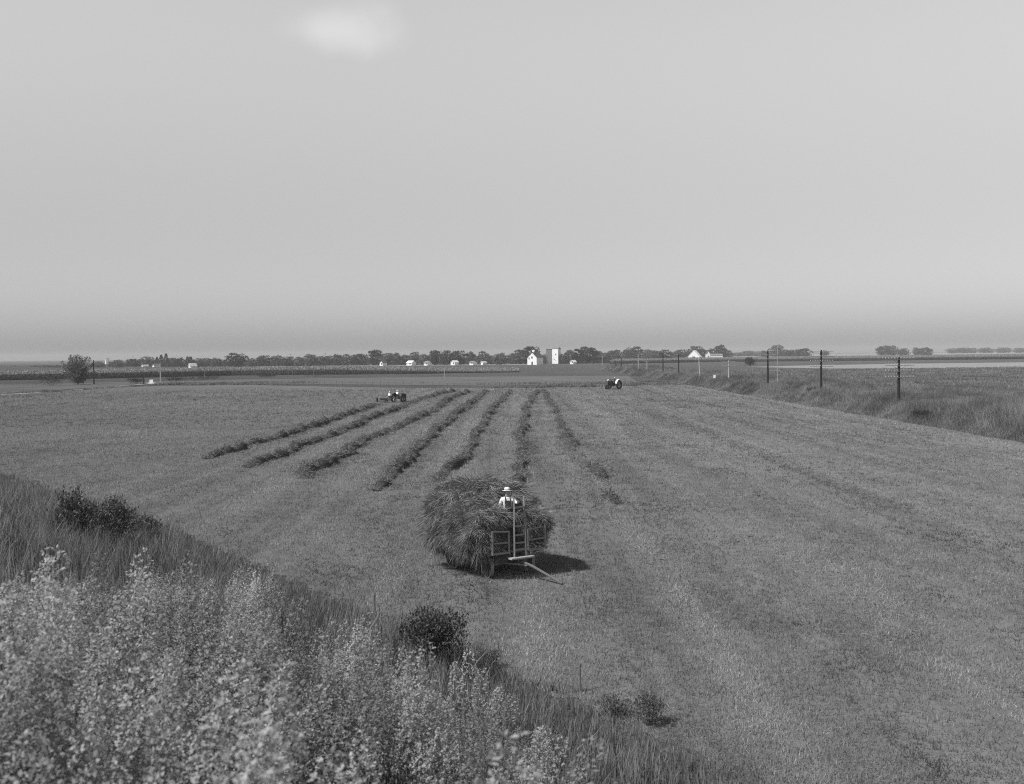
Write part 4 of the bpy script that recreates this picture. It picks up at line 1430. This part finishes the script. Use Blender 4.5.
for xx, r_, tn_ in ((-0.72, 0.40, R(-8)), (-3.05, 0.46, 0)):
    for s_ in (-1, 1):
        spoked_wheel(wagon, (xx, s_ * 0.9, r_), r_, turn=tn_)
# tongue, turned to the right and resting on the ground
tip = at(562, 583.5, 0.06)
rootp = Vector((WO.x, WO.y, 0)) + wf * -0.55
tl = Matrix.Rotation(-WRZ, 3, 'Z') @ (tip - WO)
mid = Vector((0.2, -0.12, 0.66))
mb = MB()
mb.tube([(-0.5, 0.0, 0.55), mid, mid.lerp(tl, 0.3) + Vector((0, 0, 0.05)), mid.lerp(tl, 0.65) + Vector((0, 0, 0.03)), tl], [0.06, 0.055, 0.05, 0.045, 0.04], 8)
mb.build('tongue', M['grey_pole'], wagon)
mb = MB()
mb.bar((-0.55, -0.42, 0.52), mid.lerp(tl, 0.18), 0.06, 0.06)
mb.bar((-0.75, 0.42, 0.52), mid.lerp(tl, 0.18), 0.06, 0.06)
mb.build('hounds', M['old_wood'], wagon)

# ---- the load
load = empty('hay_load', WO + Vector((0, 0, 1.02)), WRZ)
tag(load, 'big shaggy load of fresh hay overflowing the wagon in mid field', 'hay')
rng = np.random.default_rng(5)


def load_surface(th, ph):
    """local wagon coordinates (x forward) of the load surface; th around, ph up"""
    cx_, cz = -2.16, 1.78
    ct, st = np.cos(th), np.sin(th)
    cp, sp = np.cos(ph), np.sin(ph)
    e = 0.72
    sg = lambda a, p_: np.sign(a) * np.abs(a) ** p_
    ux = sg(ct, e) * sg(cp, 0.8)
    uy = sg(st, e) * sg(cp, 0.8)
    uz = sg(sp, 0.85)
    lum = 0.20 * (hash_noise(th * 2.2 + 5, ph * 2.6 + 9, 1) - 0.5) + 0.17 * (hash_noise(th * 5 + 5, ph * 5 + 9, 2) - 0.5) + 0.06 * (hash_noise(th * 12 + 5, ph * 11 + 9, 3) - 0.5)
    k = 1 + lum
    x_ = cx_ + ux * 2.42 * k
    y_ = uy * 1.72 * k - 0.1
    rzt = 1.58 - 0.62 * smooth((x_ + 1.9) / 1.7) - 0.62 * np.exp(-((x_ + 0.45) / 0.6) ** 2 - ((y_ + 0.1) / 0.5) ** 2) - 0.12 * smooth((y_ - 0.3) / 1.0)
    z_ = cz + np.where(uz > 0, uz * rzt, uz * 0.92) * k
    x_ = np.minimum(x_, -0.16 - 0.30 * np.exp(-((y_ + 0.15) / 0.42) ** 2) + 0.42 * smooth((y_ - 0.4) / 0.7) * np.clip(z_ - 1.55, 0, 1))
    y_ = np.where(y_ > 0, y_ * 1.07, y_)
    return np.stack([x_, y_, z_ - 1.02], -1)


na, nb_ = 96, 40
TH, PH = np.meshgrid(np.linspace(0, 2 * np.pi, na, endpoint=False), np.linspace(-1.2, np.pi / 2 - 0.001, nb_))
S = load_surface(TH.ravel(), PH.ravel())
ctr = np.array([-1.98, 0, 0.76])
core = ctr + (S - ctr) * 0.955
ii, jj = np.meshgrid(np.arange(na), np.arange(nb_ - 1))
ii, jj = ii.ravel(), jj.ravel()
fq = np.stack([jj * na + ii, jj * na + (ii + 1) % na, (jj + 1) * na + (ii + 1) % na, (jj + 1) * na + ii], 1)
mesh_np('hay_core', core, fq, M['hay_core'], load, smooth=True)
n = 150000
th = rng.uniform(0, 2 * np.pi, n)
ph = np.arcsin(rng.uniform(-0.93, 1, n))
P0 = load_surface(th, ph)
eps = 0.02
T1 = load_surface(th + eps, ph) - P0
T2 = load_surface(th, ph + eps) - P0
nr = norm(np.cross(T1, T2))
nr *= np.sign((nr * (P0 - ctr)).sum(1, keepdims=True))
down = np.array([0, 0, -1.0]) - nr * (-nr[:, 2:3])
out_h = (P0 - ctr) * np.array([1, 1, 0])
lk = np.stack([hash_noise(th * 8, ph * 9, q_) - 0.5 for q_ in (81, 82, 83)], 1)
dd = norm(down + 0.25 * norm(out_h)) * 0.65 + norm(rng.normal(size=(n, 3))) * 0.75 + lk * 1.5 + nr * 0.15
P0 = ctr + (P0 - ctr) * rng.uniform(0.95, 1.02, (n, 1))
cl = hash_noise(th * 9, ph * 9, 12)
ln = rng.uniform(0.10, 0.40, n) * (0.55 + 0.9 * cl)
v, f = blade_tris(P0, dd, ln, rng.uniform(0.009, 0.024, n), 0.35, rng)
mesh_np('hay_strands', v, f, M['hay'], load, tone=np.repeat((0.35 + 0.6 * hash_noise(th * 6, ph * 7, 15) + 0.6 * hash_noise(th * 15, ph * 15, 16)) * rng.uniform(0.5, 1.5, n), 5))
# hanging fringe along the near side and rear
n = 9000
th = rng.uniform(np.pi * 0.78, np.pi * 1.8, n)
ph = rng.uniform(-0.95, -0.25, n)
P0 = load_surface(th, ph)
dd = rng.normal(0, 0.28, (n, 3)) + np.array([0, 0, -1.0])
ln = rng.uniform(0.25, 0.75, n) * (0.4 + 1.0 * hash_noise(th * 7, th * 0, 4))
v, f = blade_tris(P0, dd, ln, rng.uniform(0.014, 0.03, n), 0.15, rng)
mesh_np('hanging_hay', v, f, M['hay'], load, tone=np.repeat(rng.uniform(0.5, 1.3, n), 5))

# ------------------------------------------------------------------ people
def person(loc, rz, pose, label, hat=True, group=None, shirt='shirt', trousers='denim', fingers=True):
    """pose: joints in local metres, facing -y; one skinned body, clothing tones by region"""
    rt = empty('person', loc, rz)
    tag(rt, label, 'person', group)
    J = pose
    bones = [('pelvis', 'waist', 1), ('waist', 'chest', 0), ('chest', 'neck', 0), ('neck', 'jaw', 2), ('jaw', 'skull', 2), ('skull', 'top', 2)]
    for s_ in 'LR':
        bones += [('chest', 'sh' + s_, 0), ('sh' + s_, 'el' + s_, 0), ('el' + s_, 'wr' + s_, 0), ('wr' + s_, 'palm' + s_, 2)]
        bones += [('pelvis', 'hip' + s_, 1), ('hip' + s_, 'kn' + s_, 1), ('kn' + s_, 'an' + s_, 1), ('an' + s_, 'toe' + s_, 3)]
    RAD = {'pelvis': (0.155, 0.115), 'waist': (0.145, 0.105), 'chest': (0.165, 0.115), 'neck': (0.058, 0.058), 'jaw': (0.075, 0.082), 'skull': (0.082, 0.098), 'top': (0.055, 0.065), 'sh': (0.075, 0.075), 'el': (0.05, 0.05), 'wr': (0.034, 0.034), 'palm': (0.042, 0.026), 'hip': (0.1, 0.1), 'kn': (0.068, 0.068), 'an': (0.05, 0.05), 'toe': (0.045, 0.04)}
    names = []
    for a, b_, _ in bones:
        for q in (a, b_):
            if q not in names: names.append(q)
    me = bpy.data.meshes.new('body')
    me.from_pydata([J[q] for q in names], [(names.index(a), names.index(b_)) for a, b_, _ in bones], [])
    ob = bpy.data.objects.new('body', me)
    COL.objects.link(ob)
    sk = ob.modifiers.new('skin', 'SKIN')
    sk.use_smooth_shade = True
    for i, q in enumerate(names):
        key = q if q in RAD else q.rstrip('LR')
        me.skin_vertices[0].data[i].radius = RAD[key]
        me.skin_vertices[0].data[i].use_root = (q == 'pelvis')
    sb = ob.modifiers.new('sub', 'SUBSURF')
    sb.levels = sb.render_levels = 2
    bpy.context.view_layer.update()
    dg = bpy.context.evaluated_depsgraph_get()
    m2 = bpy.data.meshes.new_from_object(ob.evaluated_get(dg))
    ob.modifiers.clear()
    ob.data = m2
    bpy.data.meshes.remove(me)
    m2.name = 'body'
    m2.materials.clear()
    for q in (shirt, trousers, 'skin', 'leather'): m2.materials.append(M[q])
    for p_ in m2.polygons:
        c_ = p_.center
        best, bm_ = 1e9, 0
        for a, b_, mi in bones:
            A, B = Vector(J[a]), Vector(J[b_])
            ab = B - A
            t_ = max(0, min(1, (c_ - A).dot(ab) / max(ab.length_squared, 1e-9)))
            d_ = (c_ - (A + ab * t_)).length
            if d_ < best: best, bm_ = d_, mi
        p_.material_index = bm_
        p_.use_smooth = True
    # face, ears and fingers joined into the same body
    jaw, skull = Vector(J['jaw']), Vector(J['skull'])
    upv = (skull - jaw).normalized()
    fw = Vector(J.get('look', (0, -1, 0))).normalized()
    fw = (fw - upv * fw.dot(upv)).normalized()
    sd = fw.cross(upv)
    ex = MB()
    slots = []

    def grow(fn, slot):
        k0 = len(ex.f)
        fn()
        slots.extend([slot] * (len(ex.f) - k0))
    eyec = jaw.lerp(skull, 0.62)
    grow(lambda: ex.tube([eyec + fw * 0.085 + upv * 0.012, eyec + fw * 0.112 - upv * 0.03, eyec + fw * 0.09 - upv * 0.042], [0.008, 0.016, 0.01], 6), 2)
    for s_ in (-1, 1):
        grow(lambda: ex.lathe([(0.001, -0.012), (0.011, 0), (0.001, 0.012)], 8, 'z', tuple(eyec + fw * 0.082 + sd * 0.034 * s_)), 4)
        grow(lambda: ex.tube([eyec + sd * 0.085 * s_ + upv * 0.02, eyec + sd * 0.097 * s_, eyec + sd * 0.085 * s_ - upv * 0.03], [0.008, 0.016, 0.008], 6), 2)
    grow(lambda: ex.tube([eyec + fw * 0.084 - upv * 0.066 - sd * 0.022, eyec + fw * 0.09 - upv * 0.066, eyec + fw * 0.084 - upv * 0.066 + sd * 0.022], [0.004, 0.006, 0.004], 5), 3)
    if fingers:
        for s_ in 'LR':
            w_, p_ = Vector(J['wr' + s_]), Vector(J['palm' + s_])
            d_ = (p_ - w_).normalized()
            cr = d_.cross(fw)
            if cr.length < 0.1: cr = d_.orthogonal()
            cr.normalize()
            curl = d_.cross(cr).normalized()
            for k_, lf in enumerate((0.07, 0.08, 0.075, 0.06)):
                b_ = p_ + cr * (k_ - 1.5) * 0.02 + d_ * 0.015
                grow(lambda: ex.tube([b_, b_ + d_ * lf * 0.55 + curl * 0.008, b_ + d_ * lf * 0.85 + curl * 0.04], [0.010, 0.009, 0.007], 6), 2)
            b_ = w_.lerp(p_, 0.45) - cr * 0.03
            grow(lambda: ex.tube([b_, b_ - cr * 0.025 + d_ * 0.03, b_ - cr * 0.025 + d_ * 0.06 + curl * 0.02], [0.012, 0.010, 0.008], 6), 2)
    m2.materials.append(M['dark_eye'])
    import bmesh
    bm = bmesh.new()
    bm.from_mesh(m2)
    vs = [bm.verts.new(v_) for v_ in ex.v]
    for f_, sl in zip(ex.f, slots):
        try:
            nf = bm.faces.new([vs[i] for i in f_])
            nf.material_index = sl
            nf.smooth = True
        except ValueError:
            pass
    bm.to_mesh(m2)
    bm.free()
    ob.name = 'body'
    ob.parent = rt
    if hat:
        hc = skull + upv * 0.055
        hb = MB()
        hb.lathe([(0.185, -0.012), (0.19, 0.0), (0.105, 0.012), (0.1, 0.07), (0.085, 0.115), (0.04, 0.125), (0.002, 0.118)], 18)
        ho = hb.build('hat', M['straw'], rt, smooth=True)
        ho.location = hc
        ho.rotation_euler = upv.to_track_quat('Z', 'Y').to_euler()
        bd = MB().lathe([(0.106, 0.014), (0.104, 0.04)], 18).build('hat_band', M['leather'], ho)
    if J.get('bib'):
        ch, wa = Vector(J['chest']), Vector(J['waist'])
        bb = MB()
        bb.bar(wa + fw * 0.135 - upv * 0.05, ch + fw * 0.135 + upv * 0.02, 0.24, 0.012)
        for s_ in (-1, 1):
            bb.bar(ch + fw * 0.135 + sd * 0.09 * s_, ch + fw * 0.06 + sd * 0.085 * s_ + upv * 0.17, 0.035, 0.01)
        bb.build('overall_bib', M['denim'], rt)
    return rt


stand = {'pelvis': (0, 0, 0.95), 'waist': (0, 0, 1.12), 'chest': (0, 0.0, 1.34), 'neck': (0, 0, 1.5), 'jaw': (0, -0.02, 1.58), 'skull': (0, -0.01, 1.67), 'top': (0, 0.0, 1.74),
         'shL': (0.19, 0, 1.42), 'elL': (0.34, -0.12, 1.27), 'wrL': (0.34, -0.36, 1.33), 'palmL': (0.33, -0.43, 1.35),
         'shR': (-0.19, 0, 1.42), 'elR': (-0.31, -0.02, 1.16), 'wrR': (-0.17, -0.22, 1.08), 'palmR': (-0.11, -0.28, 1.06),
         'hipL': (0.1, 0, 0.9), 'knL': (0.11, -0.04, 0.5), 'anL': (0.12, 0, 0.1), 'toeL': (0.13, -0.15, 0.05),
         'hipR': (-0.1, 0, 0.9), 'knR': (-0.11, -0.03, 0.5), 'anR': (-0.12, 0.02, 0.1), 'toeR': (-0.14, -0.13, 0.05), 'bib': True, 'look': (0.1, -1, -0.1)}
# on the load, waist-deep in hay behind the ladder
mp_ = Vector((-0.21, 41.3, 1.38))
person(mp_, R(8), stand, 'man in white straw hat, white shirt and dark overalls standing on the hay load', group=None)
seat = {'pelvis': (0, 0.05, 0.52), 'waist': (0, 0.05, 0.68), 'chest': (0, 0.02, 0.9), 'neck': (0, 0.0, 1.06), 'jaw': (0, -0.03, 1.14), 'skull': (0, -0.02, 1.23), 'top': (0, -0.01, 1.3),
        'shL': (0.19, 0.02, 0.98), 'elL': (0.27, -0.16, 0.78), 'wrL': (0.17, -0.4, 0.8), 'palmL': (0.13, -0.47, 0.82),
        'shR': (-0.19, 0.02, 0.98), 'elR': (-0.27, -0.16, 0.78), 'wrR': (-0.17, -0.4, 0.8), 'palmR': (-0.13, -0.47, 0.82),
        'hipL': (0.1, 0.0, 0.48), 'knL': (0.17, -0.42, 0.48), 'anL': (0.17, -0.5, 0.1), 'toeL': (0.18, -0.64, 0.05),
        'hipR': (-0.1, 0.0, 0.48), 'knR': (-0.17, -0.42, 0.48), 'anR': (-0.17, -0.5, 0.1), 'toeR': (-0.18, -0.64, 0.05), 'look': (0, -1, -0.1)}

# ------------------------------------------------------------------ tractors and mower
def tractor(loc, rz, label, fender='fender'):
    """row-crop tractor, front toward local -y"""
    rt = empty('tractor', loc, rz)
    tag(rt, label, 'tractor')
    mb = MB()
    mb.box((0, -0.95, 1.12), (0.5, 1.5, 0.52)).build('hood', M['machine'], rt, bevel=0.08)
    MB().box((0, -1.74, 1.05), (0.56, 0.1, 0.78)).build('radiator', M['iron'], rt, bevel=0.03)
    MB().box((0, -1.2, 1.405), (0.34, 1.1, 0.03)).build('hood_top', M[fender], rt, bevel=0.01)
    mb = MB()
    mb.box((0, -0.8, 0.72), (0.36, 1.7, 0.34))
    mb.box((0, 0.35, 0.82), (0.46, 0.8, 0.5))
    mb.tube([(-0.95, 0.45, 0.72), (0.95, 0.45, 0.72)], 0.1, 10)
    mb.tube([(0, -1.55, 0.85), (0, -1.6, 0.35)], 0.06, 8)
    mb.build('chassis', M['machine'], rt)
    for s_ in (-1, 1):
        wh = empty('rear_wheel', (s_ * 0.95, 0.45, 0.72), 0, rt)
        MB().lathe([(0.5, -0.14), (0.68, -0.15), (0.72, -0.08), (0.72, 0.08), (0.68, 0.15), (0.5, 0.14)], 26, 'x', closed=True).build('tyre', M['rubber'], wh)
        r_ = MB().lathe([(0.5, -0.1), (0.5, 0.1), (0.46, 0.1), (0.46, -0.1)], 22, 'x', closed=True)
        for k in range(8):
            a = math.pi * k / 4
            r_.bar((0, 0.06 * math.cos(a), 0.06 * math.sin(a)), (0, 0.47 * math.cos(a), 0.47 * math.sin(a)), 0.05, 0.03)
        r_.build('rim', M['iron'], wh)
        # fender: an arc over the wheel
        fb = MB()
        k0 = len(fb.v)
        arc = [R(a) for a in range(20, 171, 15)]
        for a in arc:
            for rr_, xx in ((0.84, 0.76), (0.76, 1.04), (0.79, 1.04), (0.87, 0.76)):
                fb.v.append((s_ * xx, 0.45 + rr_ * math.cos(a), 0.78 + rr_ * math.sin(a)))
        for i in range(len(arc) - 1):
            for q in range(4):
                fb.f.append((i * 4 + q, i * 4 + (q + 1) % 4, (i + 1) * 4 + (q + 1) % 4, (i + 1) * 4 + q))
        fb.f += [(3, 2, 1, 0), tuple((len(arc) - 1) * 4 + q for q in range(4))]
        fb.build('fender', M[fender], rt)
        fw_ = empty('front_wheel', (s_ * 0.12, -1.6, 0.33), 0, rt)
        MB().lathe([(0.2, -0.06), (0.31, -0.06), (0.33, 0), (0.31, 0.06), (0.2, 0.06)], 18, 'x', closed=True).build('tyre', M['rubber'], fw_)
        MB().lathe([(0.02, -0.05), (0.21, -0.04), (0.21, 0.04), (0.02, 0.05)], 14, 'x').build('rim', M['iron_light'], fw_)
    MB().lathe([(0.02, 0.0), (0.2, 0.02), (0.24, 0.09), (0.22, 0.09), (0.18, 0.05), (0.02, 0.03)], 14, 'z', (0, 0.72, 1.2)).build('seat', M['iron'], rt)
    MB().tube([(0, 0.7, 0.9), (0, 0.72, 1.2)], 0.04, 6).build('seat_post', M['iron'], rt)
    sw = empty('steering_wheel', (0, 0.18, 1.52), 0, rt)
    sw.rotation_euler = (R(-50), 0, 0)
    MB().lathe([(0.2, -0.012), (0.215, 0), (0.2, 0.012), (0.185, 0)], 20, 'z', closed=True).build('rim', M['iron'], sw)
    MB().tube([(0, -0.02, -0.6), (0, 0, 0)], 0.02, 6).bar((-0.19, 0, 0), (0.19, 0, 0), 0.02, 0.02).bar((0, -0.19, 0), (0, 0.19, 0), 0.02, 0.02).build('column', M['iron'], sw)
    MB().tube([(0.14, -1.0, 1.38), (0.14, -1.0, 2.0)], 0.035, 8).build('exhaust_pipe', M['iron'], rt)
    return rt


def to_world(root, p):
    return Matrix.Rotation(root.rotation_euler.z, 4, 'Z') @ Vector(p) + root.location


# facing the camera at the far end of the field
tp = at(612.5, 389.2)
t1 = tractor((tp.x, tp.y, 0), R(-38), 'dark tractor with bright fenders facing the camera at the far end of the field')
t1.scale = (1.4, 1.4, 1.4)
q = Matrix.Rotation(R(-38), 4, 'Z') @ Vector((0, 0.72 * 1.4, 0))
person((t1.location.x + q.x, t1.location.y + q.y, 1.25), R(-38), seat, 'driver in a pale hat seated on the tractor that faces the camera', shirt='denim', fingers=False)
# mowing outfit in the distance, heading away to the right
HD = R(180 - 27)
tp = at(397.5, 402.3)
tp = tp - Matrix.Rotation(HD, 3, 'Z') @ Vector((0, 0.68, 0))
t2 = tractor((tp.x, tp.y, 0), HD, 'dark tractor seen from behind, mowing at the end of the leftmost windrow', 'machine')
q = Matrix.Rotation(HD, 4, 'Z') @ Vector((0, 0.68, 0))
person((tp.x + q.x, tp.y + q.y, 0.72), HD, seat, 'driver in white shirt and pale hat on the mowing tractor', fingers=False)
mo = Matrix.Rotation(HD, 4, 'Z') @ Vector((0.25, 2.45, 0))
mw = empty('mower', (tp.x + mo.x, tp.y + mo.y, 0), HD)
tag(mw, 'low dark mowing machine with a seat hitched behind the far tractor', 'mower')
mb = MB()
mb.box((0, 0, 0.55), (1.9, 0.22, 0.16))
mb.box((0, -0.1, 0.62), (0.5, 0.9, 0.28))
mb.bar((0, 0, 0.55), (0, -1.6, 0.6), 0.1, 0.1)
mb.build('frame', M['machine'], mw)
for s_ in (-1, 1):
    wh = spoked_wheel(mw, (s_ * 0.85, 0, 0.42), 0.42, 0.14, R(90))
cb = MB()
cb.box((1.75, 0.35, 0.16), (1.9, 0.2, 0.08))
for k in range(14): cb.bar((0.85 + 0.136 * k, 0.3, 0.14), (0.85 + 0.136 * k, 0.08, 0.12), 0.05, 0.03)
cb.box((1.3, 0.1, 0.62), (0.9, 1.1, 0.42))
cb.box((2.5, 0.35, 0.5), (0.1, 0.5, 0.7))
cb.build('cutter_bar', M['iron'], mw)
rk = MB()
rk.box((0.5, 0.75, 0.75), (2.4, 0.12, 0.1))
for k in range(10): rk.tube([(-0.65 + 0.25 * k, 0.78, 0.72), (-0.65 + 0.25 * k, 1.0, 0.45), (-0.65 + 0.25 * k, 0.85, 0.1)], 0.025, 5)
rk.build('swath_rake', M['machine'], mw)
MB().lathe([(0.02, 0.0), (0.2, 0.02), (0.24, 0.09), (0.22, 0.09), (0.18, 0.05), (0.02, 0.03)], 14, 'z', (0, 0.35, 1.0)).build('seat', M['iron'], mw)
MB().tube([(0, 0.05, 0.6), (0, 0.3, 0.7), (0, 0.35, 1.0)], 0.035, 6).build('seat_spring', M['iron'], mw)
q = Matrix.Rotation(HD, 4, 'Z') @ Vector((0.25, 2.45 + 0.32, 0))
person((tp.x + q.x, tp.y + q.y, 0.52), HD, seat, 'man in white shirt riding the seat of the mowing machine', fingers=False)

# ------------------------------------------------------------------ light, sky, air
hz_ = Vector((0.82, 0.57, 0)).normalized()
EL = R(50)
travel = Vector((hz_.x * math.cos(EL), hz_.y * math.cos(EL), -math.sin(EL)))
sun_d = bpy.data.lights.new('sun', 'SUN')
sun_d.energy = 4.6
sun_d.angle = R(0.5)
sun_d.color = (1, 1, 1)
sun = bpy.data.objects.new('sun', sun_d)
COL.objects.link(sun)
sun.rotation_euler = travel.to_track_quat('-Z', 'Y').to_euler()
sun.location = (-40, -20, 60)

w = bpy.data.worlds.new('World')
SC.world = w
w.use_nodes = True
nt = w.node_tree
nt.nodes.clear()
sky = nt.nodes.new('ShaderNodeTexSky')
sky.sky_type = 'NISHITA'
sky.sun_disc = False
sky.sun_elevation = EL
sky.sun_rotation = math.atan2(-hz_.x, -hz_.y) % (2 * math.pi)
sky.air_density, sky.dust_density, sky.ozone_density = 1.0, 1.3, 1.0
bw = nt.nodes.new('ShaderNodeRGBToBW')
bg = nt.nodes.new('ShaderNodeBackground')
bg.inputs['Strength'].default_value = 0.15
wo = nt.nodes.new('ShaderNodeOutputWorld')
nt.links.new(sky.outputs[0], bw.inputs[0])
# the sky in view is a little brighter above than over the hazy horizon, with one faint cloud
tc = nt.nodes.new('ShaderNodeTexCoord')
sx = nt.nodes.new('ShaderNodeSeparateXYZ')
nt.links.new(tc.outputs['Generated'], sx.inputs[0])
mr = nt.nodes.new('ShaderNodeMapRange')
mr.interpolation_type = 'SMOOTHSTEP'
mr.inputs['From Min'].default_value = 0.075
mr.inputs['From Max'].default_value = 0.33
mr.inputs['To Min'].default_value = 0.815
mr.inputs['To Max'].default_value = 1.55
nt.links.new(sx.outputs['Z'], mr.inputs['Value'])
cd = (at(330, 30, CAMZ + 100) - CAMP).normalized()
vm = nt.nodes.new('ShaderNodeVectorMath')
vm.operation = 'DISTANCE'
vsc = nt.nodes.new('ShaderNodeVectorMath')
vsc.operation = 'MULTIPLY'
vsc.inputs[1].default_value = (0.8, 1.0, 2.2)
vm.inputs[1].default_value = (cd.x * 0.8, cd.y, cd.z * 2.2)
cn = nt.nodes.new('ShaderNodeTexNoise')
cn.inputs['Scale'].default_value = 14.0
cn.inputs['Detail'].default_value = 5.0
nt.links.new(tc.outputs['Generated'], cn.inputs['Vector'])
nt.links.new(tc.outputs['Generated'], vsc.inputs[0])
nt.links.new(vsc.outputs[0], vm.inputs[0])
ca = nt.nodes.new('ShaderNodeMath')
ca.operation = 'MULTIPLY_ADD'
ca.inputs[1].default_value = 0.13
nt.links.new(cn.outputs['Fac'], ca.inputs[0])
nt.links.new(vm.outputs['Value'], ca.inputs[2])
cm = nt.nodes.new('ShaderNodeMapRange')
cm.interpolation_type = 'SMOOTHSTEP'
cm.inputs['From Min'].default_value = 0.045
cm.inputs['From Max'].default_value = 0.125
cm.inputs['To Min'].default_value = 1.24
cm.inputs['To Max'].default_value = 1.0
nt.links.new(ca.outputs[0], cm.inputs['Value'])
m1 = nt.nodes.new('ShaderNodeMath')
m1.operation = 'MULTIPLY'
nt.links.new(bw.outputs[0], m1.inputs[0])
nt.links.new(mr.outputs[0], m1.inputs[1])
m2_ = nt.nodes.new('ShaderNodeMath')
m2_.operation = 'MULTIPLY'
mz = nt.nodes.new('ShaderNodeMapRange')  # sky overhead, out of view, dimmed to deepen the shadows
mz.inputs['From Min'].default_value = 0.38
mz.inputs['From Max'].default_value = 0.7
mz.inputs['To Min'].default_value = 1.0
mz.inputs['To Max'].default_value = 0.42
nt.links.new(sx.outputs['Z'], mz.inputs['Value'])
m3_ = nt.nodes.new('ShaderNodeMath')
m3_.operation = 'MULTIPLY'
nt.links.new(m1.outputs[0], m3_.inputs[0])
nt.links.new(mz.outputs[0], m3_.inputs[1])
nt.links.new(m3_.outputs[0], m2_.inputs[0])
nt.links.new(cm.outputs[0], m2_.inputs[1])
nt.links.new(m2_.outputs[0], bg.inputs['Color'])
nt.links.new(bg.outputs[0], wo.inputs['Surface'])

HAZE = 0.00017
if HAZE:
    hb = MB().box((0, 2900, 14.5), (13000, 6800, 33)).build('haze', M['white'])
    hm = bpy.data.materials.new('hazy_air')
    hm.use_nodes = True
    hn = hm.node_tree
    hn.nodes.clear()
    ho = hn.nodes.new('ShaderNodeOutputMaterial')
    pv = hn.nodes.new('ShaderNodeVolumePrincipled')
    pv.inputs['Color'].default_value = g(0.82)
    pv.inputs['Density'].default_value = HAZE
    hn.links.new(pv.outputs[0], ho.inputs['Volume'])
    hb.data.materials.clear()
    hb.data.materials.append(hm)
    tag(hb, kind='stuff')

# ------------------------------------------------------------------ render settings
SC.view_settings.view_transform = 'Standard'
SC.view_settings.look = 'None'
SC.view_settings.exposure = 0.0
SC.view_settings.gamma = 1.0
SC.view_settings.use_curve_mapping = False
SC.render.engine = 'CYCLES'
cy = SC.cycles
cy.max_bounces = 6
cy.diffuse_bounces = 3
cy.transmission_bounces = 3
cy.volume_bounces = 0
cy.pixel_filter_type = 'BLACKMAN_HARRIS'
cy.filter_width = 1.1
cy.use_denoising = False
